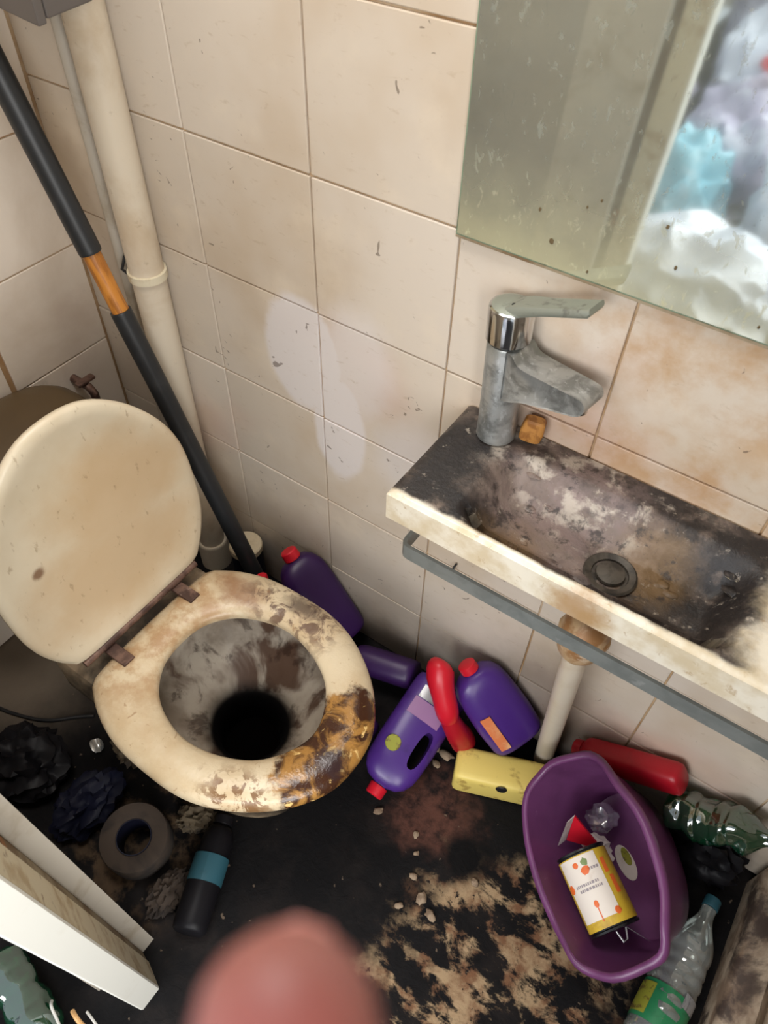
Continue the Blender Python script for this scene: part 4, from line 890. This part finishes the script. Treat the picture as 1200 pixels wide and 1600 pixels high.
# ------------------------------------------------------------------ litter on the dark floor
roll = empty('paper_roll', 'soiled paper roll lying on the black floor left of the toilet', 'paper roll', frame((-0.650, -0.665, 0.0), (0.12, -0.06, 1), (1, 0, 0)))
MB().loft([[(r_ * math.cos(2 * math.pi * j / 32), r_ * math.sin(2 * math.pi * j / 32), z) for j in range(32)] for r_, z in ((0.064, 0.002), (0.066, 0.006), (0.066, 0.076), (0.064, 0.080), (0.036, 0.080), (0.034, 0.078), (0.034, 0.004), (0.036, 0.002))], wrap=True).build('paper', M_roll, roll, True, 50)
MB().loft([[(r_ * math.cos(2 * math.pi * j / 24), r_ * math.sin(2 * math.pi * j / 24), z) for j in range(24)] for r_, z in ((0.0335, 0.004), (0.0335, 0.079), (0.032, 0.079), (0.032, 0.004))], wrap=True).build('core', M_navy, roll, True, 50)
db = bottle('dark_bottle', 'black bottle with teal label lying below the toilet rim', (-0.450, -0.728, 0.035), (-0.530, -0.548, 0.035), 0.215, 0.033, 0.033, M_bagdark, M_bagdark, (0, 0, 1), p=2)
wrap(db, 'teal_label', M_teal, 0, 2 * math.pi, 0.085, 0.135, 0.0342, 28)
tag(crumple('crumpled_paper', M_paper, None, (0.05, 0.035, 0.022), 31, 0.5, 6, 3, T(-0.800, -0.530, 0.022), -0.02, True), 'crumpled stained paper on the floor just left of the toilet pan', 'paper')
tag(crumple('crumpled_paper', M_paper, None, (0.034, 0.026, 0.02), 33, 0.5, 6, 4, T(-0.590, -0.566, 0.020) @ Matrix.Rotation(0.6, 4, 'Z'), -0.018, True), 'crumpled brown paper between paper roll and toilet', 'paper')
tag(crumple('crumpled_paper', M_roll, None, (0.026, 0.042, 0.018), 35, 0.5, 6, 3, T(-0.536, -0.700, 0.018), -0.016, True), 'flattened brown paper beside the black bottle', 'paper')
tag(crumple('rubbish_bag', M_bagdark, None, (0.085, 0.07, 0.042), 37, 0.4, 4.5, 4, T(-0.960, -0.690, 0.040), -0.038, True), 'flat black plastic bag on the floor beside the door frame', 'bag')
tag(crumple('rubbish_bag', M_navy, None, (0.048, 0.07, 0.036), 39, 0.45, 4.5, 4, T(-0.785, -0.672, 0.033), -0.031, True), 'crumpled navy plastic bag next to the paper roll', 'bag')
tag(crumple('foil_scrap', M_tinlight, None, (0.016, 0.012, 0.008), 41, 0.7, 8, 2, T(-0.880, -0.575, 0.0088), -0.0085, True), 'small shiny foil scrap on the floor left of the toilet', 'foil')
cb = [(-1.20, -0.655, 0.004), (-1.10, -0.633, 0.004), (-1.02, -0.600, 0.004), (-0.97, -0.555, 0.004), (-0.94, -0.530, 0.004)]
tag(MB().tube(spline(cb, 5, False), 0.004, 8).build('cable', M_cable_k, None), 'thin black cable on the grey floor beside the toilet', 'cable')
random.seed(77)
spots = [(-0.242, -0.152, 0.013), (-0.268, -0.152, 0.008), (-0.250, -0.180, 0.008), (-0.295, -0.335, 0.008), (-0.205, -0.33, 0.006), (-0.165, -0.40, 0.007), (-0.130, -0.425, 0.010), (-0.10, -0.44, 0.010), (-0.16, -0.46, 0.007), (-0.06, -0.34, 0.007), (-0.185, -0.36, 0.005)]
for i, (x, y, r) in enumerate(spots):
    tag(crumple('plaster_crumb', M_plasterbit, None, (r * 1.2, r * 0.9, r * 0.5), 50 + i, 0.5, 6, 2, T(x, y, r * 0.42) @ Matrix.Rotation(i * 1.3, 4, 'Z'), -r * 0.42), 'small beige crumb of plaster on the blackened floor', 'crumb', 'plaster crumbs scattered over the floor')

# ------------------------------------------------------------------ outside the doorway: hall litter, seen past the jamb and in the mirror
def hall_bag(x, y, rx, ry, rz, mat, seed, label, z=0.0):
    tag(crumple('rubbish_bag', mat, None, (rx, ry, rz), seed, 0.32, 4.5, 4, T(x, y, z + rz * 0.85), -rz * 0.84, True), label, 'bag', 'rubbish bags in the room behind')
pet('green_bottle', 'dark green bottle lying on the floor outside the doorway, lower left corner', (-0.70, -0.955, 0.04), (-0.56, -0.975, 0.04), 0.22, 0.038, M_greenpet, M_teal, 4, 0.2, 5)
pet('green_bottle', 'dark green bottle on the hall floor beside the wires', (-0.60, -1.10, 0.04), (-0.45, -1.06, 0.04), 0.19, 0.036, M_greenpet, M_teal, 4, 0.2, 9)
tag(crumple('rubbish_bag', M_baggrey, None, (0.09, 0.07, 0.06), 61, 0.35, 4, 4, T(-0.80, -1.09, 0.05), -0.048, True), 'grey plastic bag at the very lower left corner', 'bag')
tag(crumple('rubbish_bag', M_bagdark, None, (0.13, 0.08, 0.03), 63, 0.4, 4.5, 4, T(-0.44, -1.27, 0.028), -0.027, True), 'flat dark bag on the hall floor below the door frame', 'bag')
tag(MB().tube(spline([(-0.55, -0.935, 0.09), (-0.54, -0.94, 0.10), (-0.52, -0.95, 0.08), (-0.49, -0.97, 0.03), (-0.44, -0.995, 0.004)], 6, False), 0.0025, 8).build('cable', M_cable_w, None), 'thin pale cable looping outside the doorway', 'cable')
tag(MB().tube(spline([(-0.51, -0.925, 0.09), (-0.49, -0.928, 0.095), (-0.46, -0.935, 0.05), (-0.41, -0.96, 0.005)], 6, False), 0.004, 8).build('cable', M_cable_o, None), 'thick tan cable outside the doorway', 'cable')
tag(MB().tube(spline([(-0.49, -0.912, 0.09), (-0.465, -0.915, 0.09), (-0.44, -0.925, 0.045), (-0.39, -0.945, 0.004)], 6, False), 0.0022, 8).build('cable', M_cable_w, None), 'second thin pale cable next to the tan one', 'cable')
hall_bag(-0.40, -1.72, 0.30, 0.19, 0.20, M_bagwhite, 71, 'big white plastic bag nearest the doorway, seen in the mirror')
hall_bag(-0.66, -2.20, 0.19, 0.16, 0.24, M_bagblue, 73, 'pale blue bag behind the nearest white bag in the mirror')
hall_bag(-0.16, -2.25, 0.22, 0.19, 0.34, M_bagwhite, 78, 'tall white bag at the right edge of the mirror')
hall_bag(-1.14, -2.55, 0.24, 0.22, 0.22, M_bagwhite, 72, 'white plastic bag left of the pale blue one in the mirror')
hall_bag(-0.55, -2.75, 0.25, 0.21, 0.26, M_baggrey, 74, 'greyish violet bag in the middle of the mirrored pile')
hall_bag(-0.05, -2.95, 0.21, 0.20, 0.42, M_bagwhite, 79, 'taller white bag behind the right hand one in the mirror')
hall_bag(-1.22, -3.15, 0.26, 0.22, 0.30, M_baggrey, 76, 'grey bag behind the white bag at the mirror opening')
hall_bag(-0.64, -3.35, 0.25, 0.22, 0.33, M_bagwhite, 75, 'white bag at the back of the mirrored pile')
hall_bag(-1.45, -3.85, 0.30, 0.24, 0.42, M_bagblue2, 77, 'blue bag at the far top of the mirrored pile')
hall_bag(-0.80, -4.0, 0.24, 0.22, 0.40, M_baggrey, 80, 'dull grey bag far behind the back white bag')
for i, (x, y, z, r, lab) in enumerate([(-1.18, -3.12, 0.64, 0.07, 'larger red wrapper scrap on the mirrored grey bag'), (-0.55, -2.72, 0.56, 0.05, 'small red wrapper scrap on the greyish violet bag in the mirror'), (-0.66, -3.30, 0.70, 0.06, 'red wrapper scrap on the back white bag in the mirror')]):
    tag(crumple('red_scrap', M_red, None, (r, r * 0.7, r * 0.5), 90 + i, 0.6, 7, 3, T(x, y, z), None, True), lab, 'scrap', 'red scraps on the rubbish pile')
struct(MB().box((-2.2, -5.6, 0.0), (2.2, -5.5, 2.6)).build('wall_hall', M_plaster, None, False))

# ------------------------------------------------------------------ fingertip of the hand holding the camera
def cp(x, y, z): return CAM + AX * x + AY * y + AF * z
hd = MB()
def limb(pts, rad, sub=5):
    P = spline([tuple(cp(*p_)) for p_ in pts], sub, False); k = len(P); out = []
    for i in range(k):
        t = i / (k - 1) * (len(rad) - 1); a = int(min(t, len(rad) - 2)); out.append(rad[a] + (rad[a + 1] - rad[a]) * (t - a))
    # rounded tip
    d = (Vector(P[0]) - Vector(P[1])).normalized(); r0 = out[0]
    tip = [tuple(Vector(P[0]) + d * r0 * s_) for s_ in (0.98, 0.85, 0.55, 0.28)]; tr = [r0 * 0.15, r0 * 0.52, r0 * 0.83, r0 * 0.96]
    hd.tube(tip + P, tr + out, 16)
limb([(-0.0078, 0.0412, 0.060), (-0.0074, 0.050, 0.060), (-0.006, 0.062, 0.056), (-0.002, 0.082, 0.044), (0.006, 0.104, 0.018)], [0.0078, 0.0088, 0.0088, 0.0092, 0.0105])   # index
limb([(0.020, 0.074, 0.028), (0.018, 0.080, 0.040), (0.018, 0.094, 0.046), (0.020, 0.108, 0.036), (0.024, 0.112, 0.010)], [0.0078, 0.0085, 0.009, 0.0096, 0.0105])
limb([(0.042, 0.082, 0.022), (0.040, 0.090, 0.034), (0.040, 0.104, 0.036), (0.041, 0.114, 0.026), (0.042, 0.116, 0.004)], [0.0074, 0.008, 0.0086, 0.0092, 0.010])
limb([(0.060, 0.090, 0.014), (0.059, 0.098, 0.024), (0.058, 0.108, 0.024), (0.058, 0.116, 0.014), (0.057, 0.120, -0.004)], [0.0064, 0.007, 0.0076, 0.0082, 0.0095])
limb([(-0.030, 0.078, 0.002), (-0.030, 0.090, -0.006), (-0.022, 0.108, -0.018), (-0.002, 0.130, -0.038), (0.020, 0.150, -0.060)], [0.009, 0.0105, 0.012, 0.015, 0.018])   # thumb
for px_ in (0.008, 0.024, 0.040, 0.055):
    hd.tube([tuple(cp(px_, 0.108, 0.016 - 0.3 * (px_ - 0.008))), tuple(cp(px_ + 0.002, 0.128, -0.014)), tuple(cp(0.5 * px_ + 0.018, 0.158, -0.060)), tuple(cp(0.3 * px_ + 0.026, 0.178, -0.088))], [0.0115, 0.014, 0.017, 0.017], 16)
hd.tube([tuple(cp(0.036, 0.160, -0.062)), tuple(cp(0.038, 0.190, -0.105)), tuple(cp(0.046, 0.25, -0.19)), tuple(cp(0.055, 0.30, -0.27))], [0.026, 0.025, 0.030, 0.036], 20)
hm = hd.mesh('hand'); hand = link('hand', hm, M_skin)
md = hand.modifiers.new('r', 'REMESH'); md.mode = 'VOXEL'; md.voxel_size = 0.0017; md.use_smooth_shade = True
ms = hand.modifiers.new('s', 'SMOOTH'); ms.iterations = 6; ms.factor = 0.5
bpy.context.view_layer.update()
me = bpy.data.meshes.new_from_object(hand.evaluated_get(bpy.context.evaluated_depsgraph_get())); hand.modifiers.clear(); hand.data = me
me.polygons.foreach_set('use_smooth', [True] * len(me.polygons))
tag(hand, 'blurred pink fingertip poking into the bottom of the view', 'hand')
MB().tube([tuple(cp(0.042, 0.222, -0.150)), tuple(cp(0.045, 0.240, -0.176)), tuple(cp(0.058, 0.30, -0.27)), tuple(cp(0.075, 0.37, -0.38))], [0.036, 0.040, 0.047, 0.055], 24).build('sleeve', M_sleeve, hand)
crumple('fingernail', M_nail, hand, (0.0048, 0.0058, 0.0009), 2, 0.05, 3, 2, frame(cp(-0.0078, 0.0425, 0.0682), AF, AX))
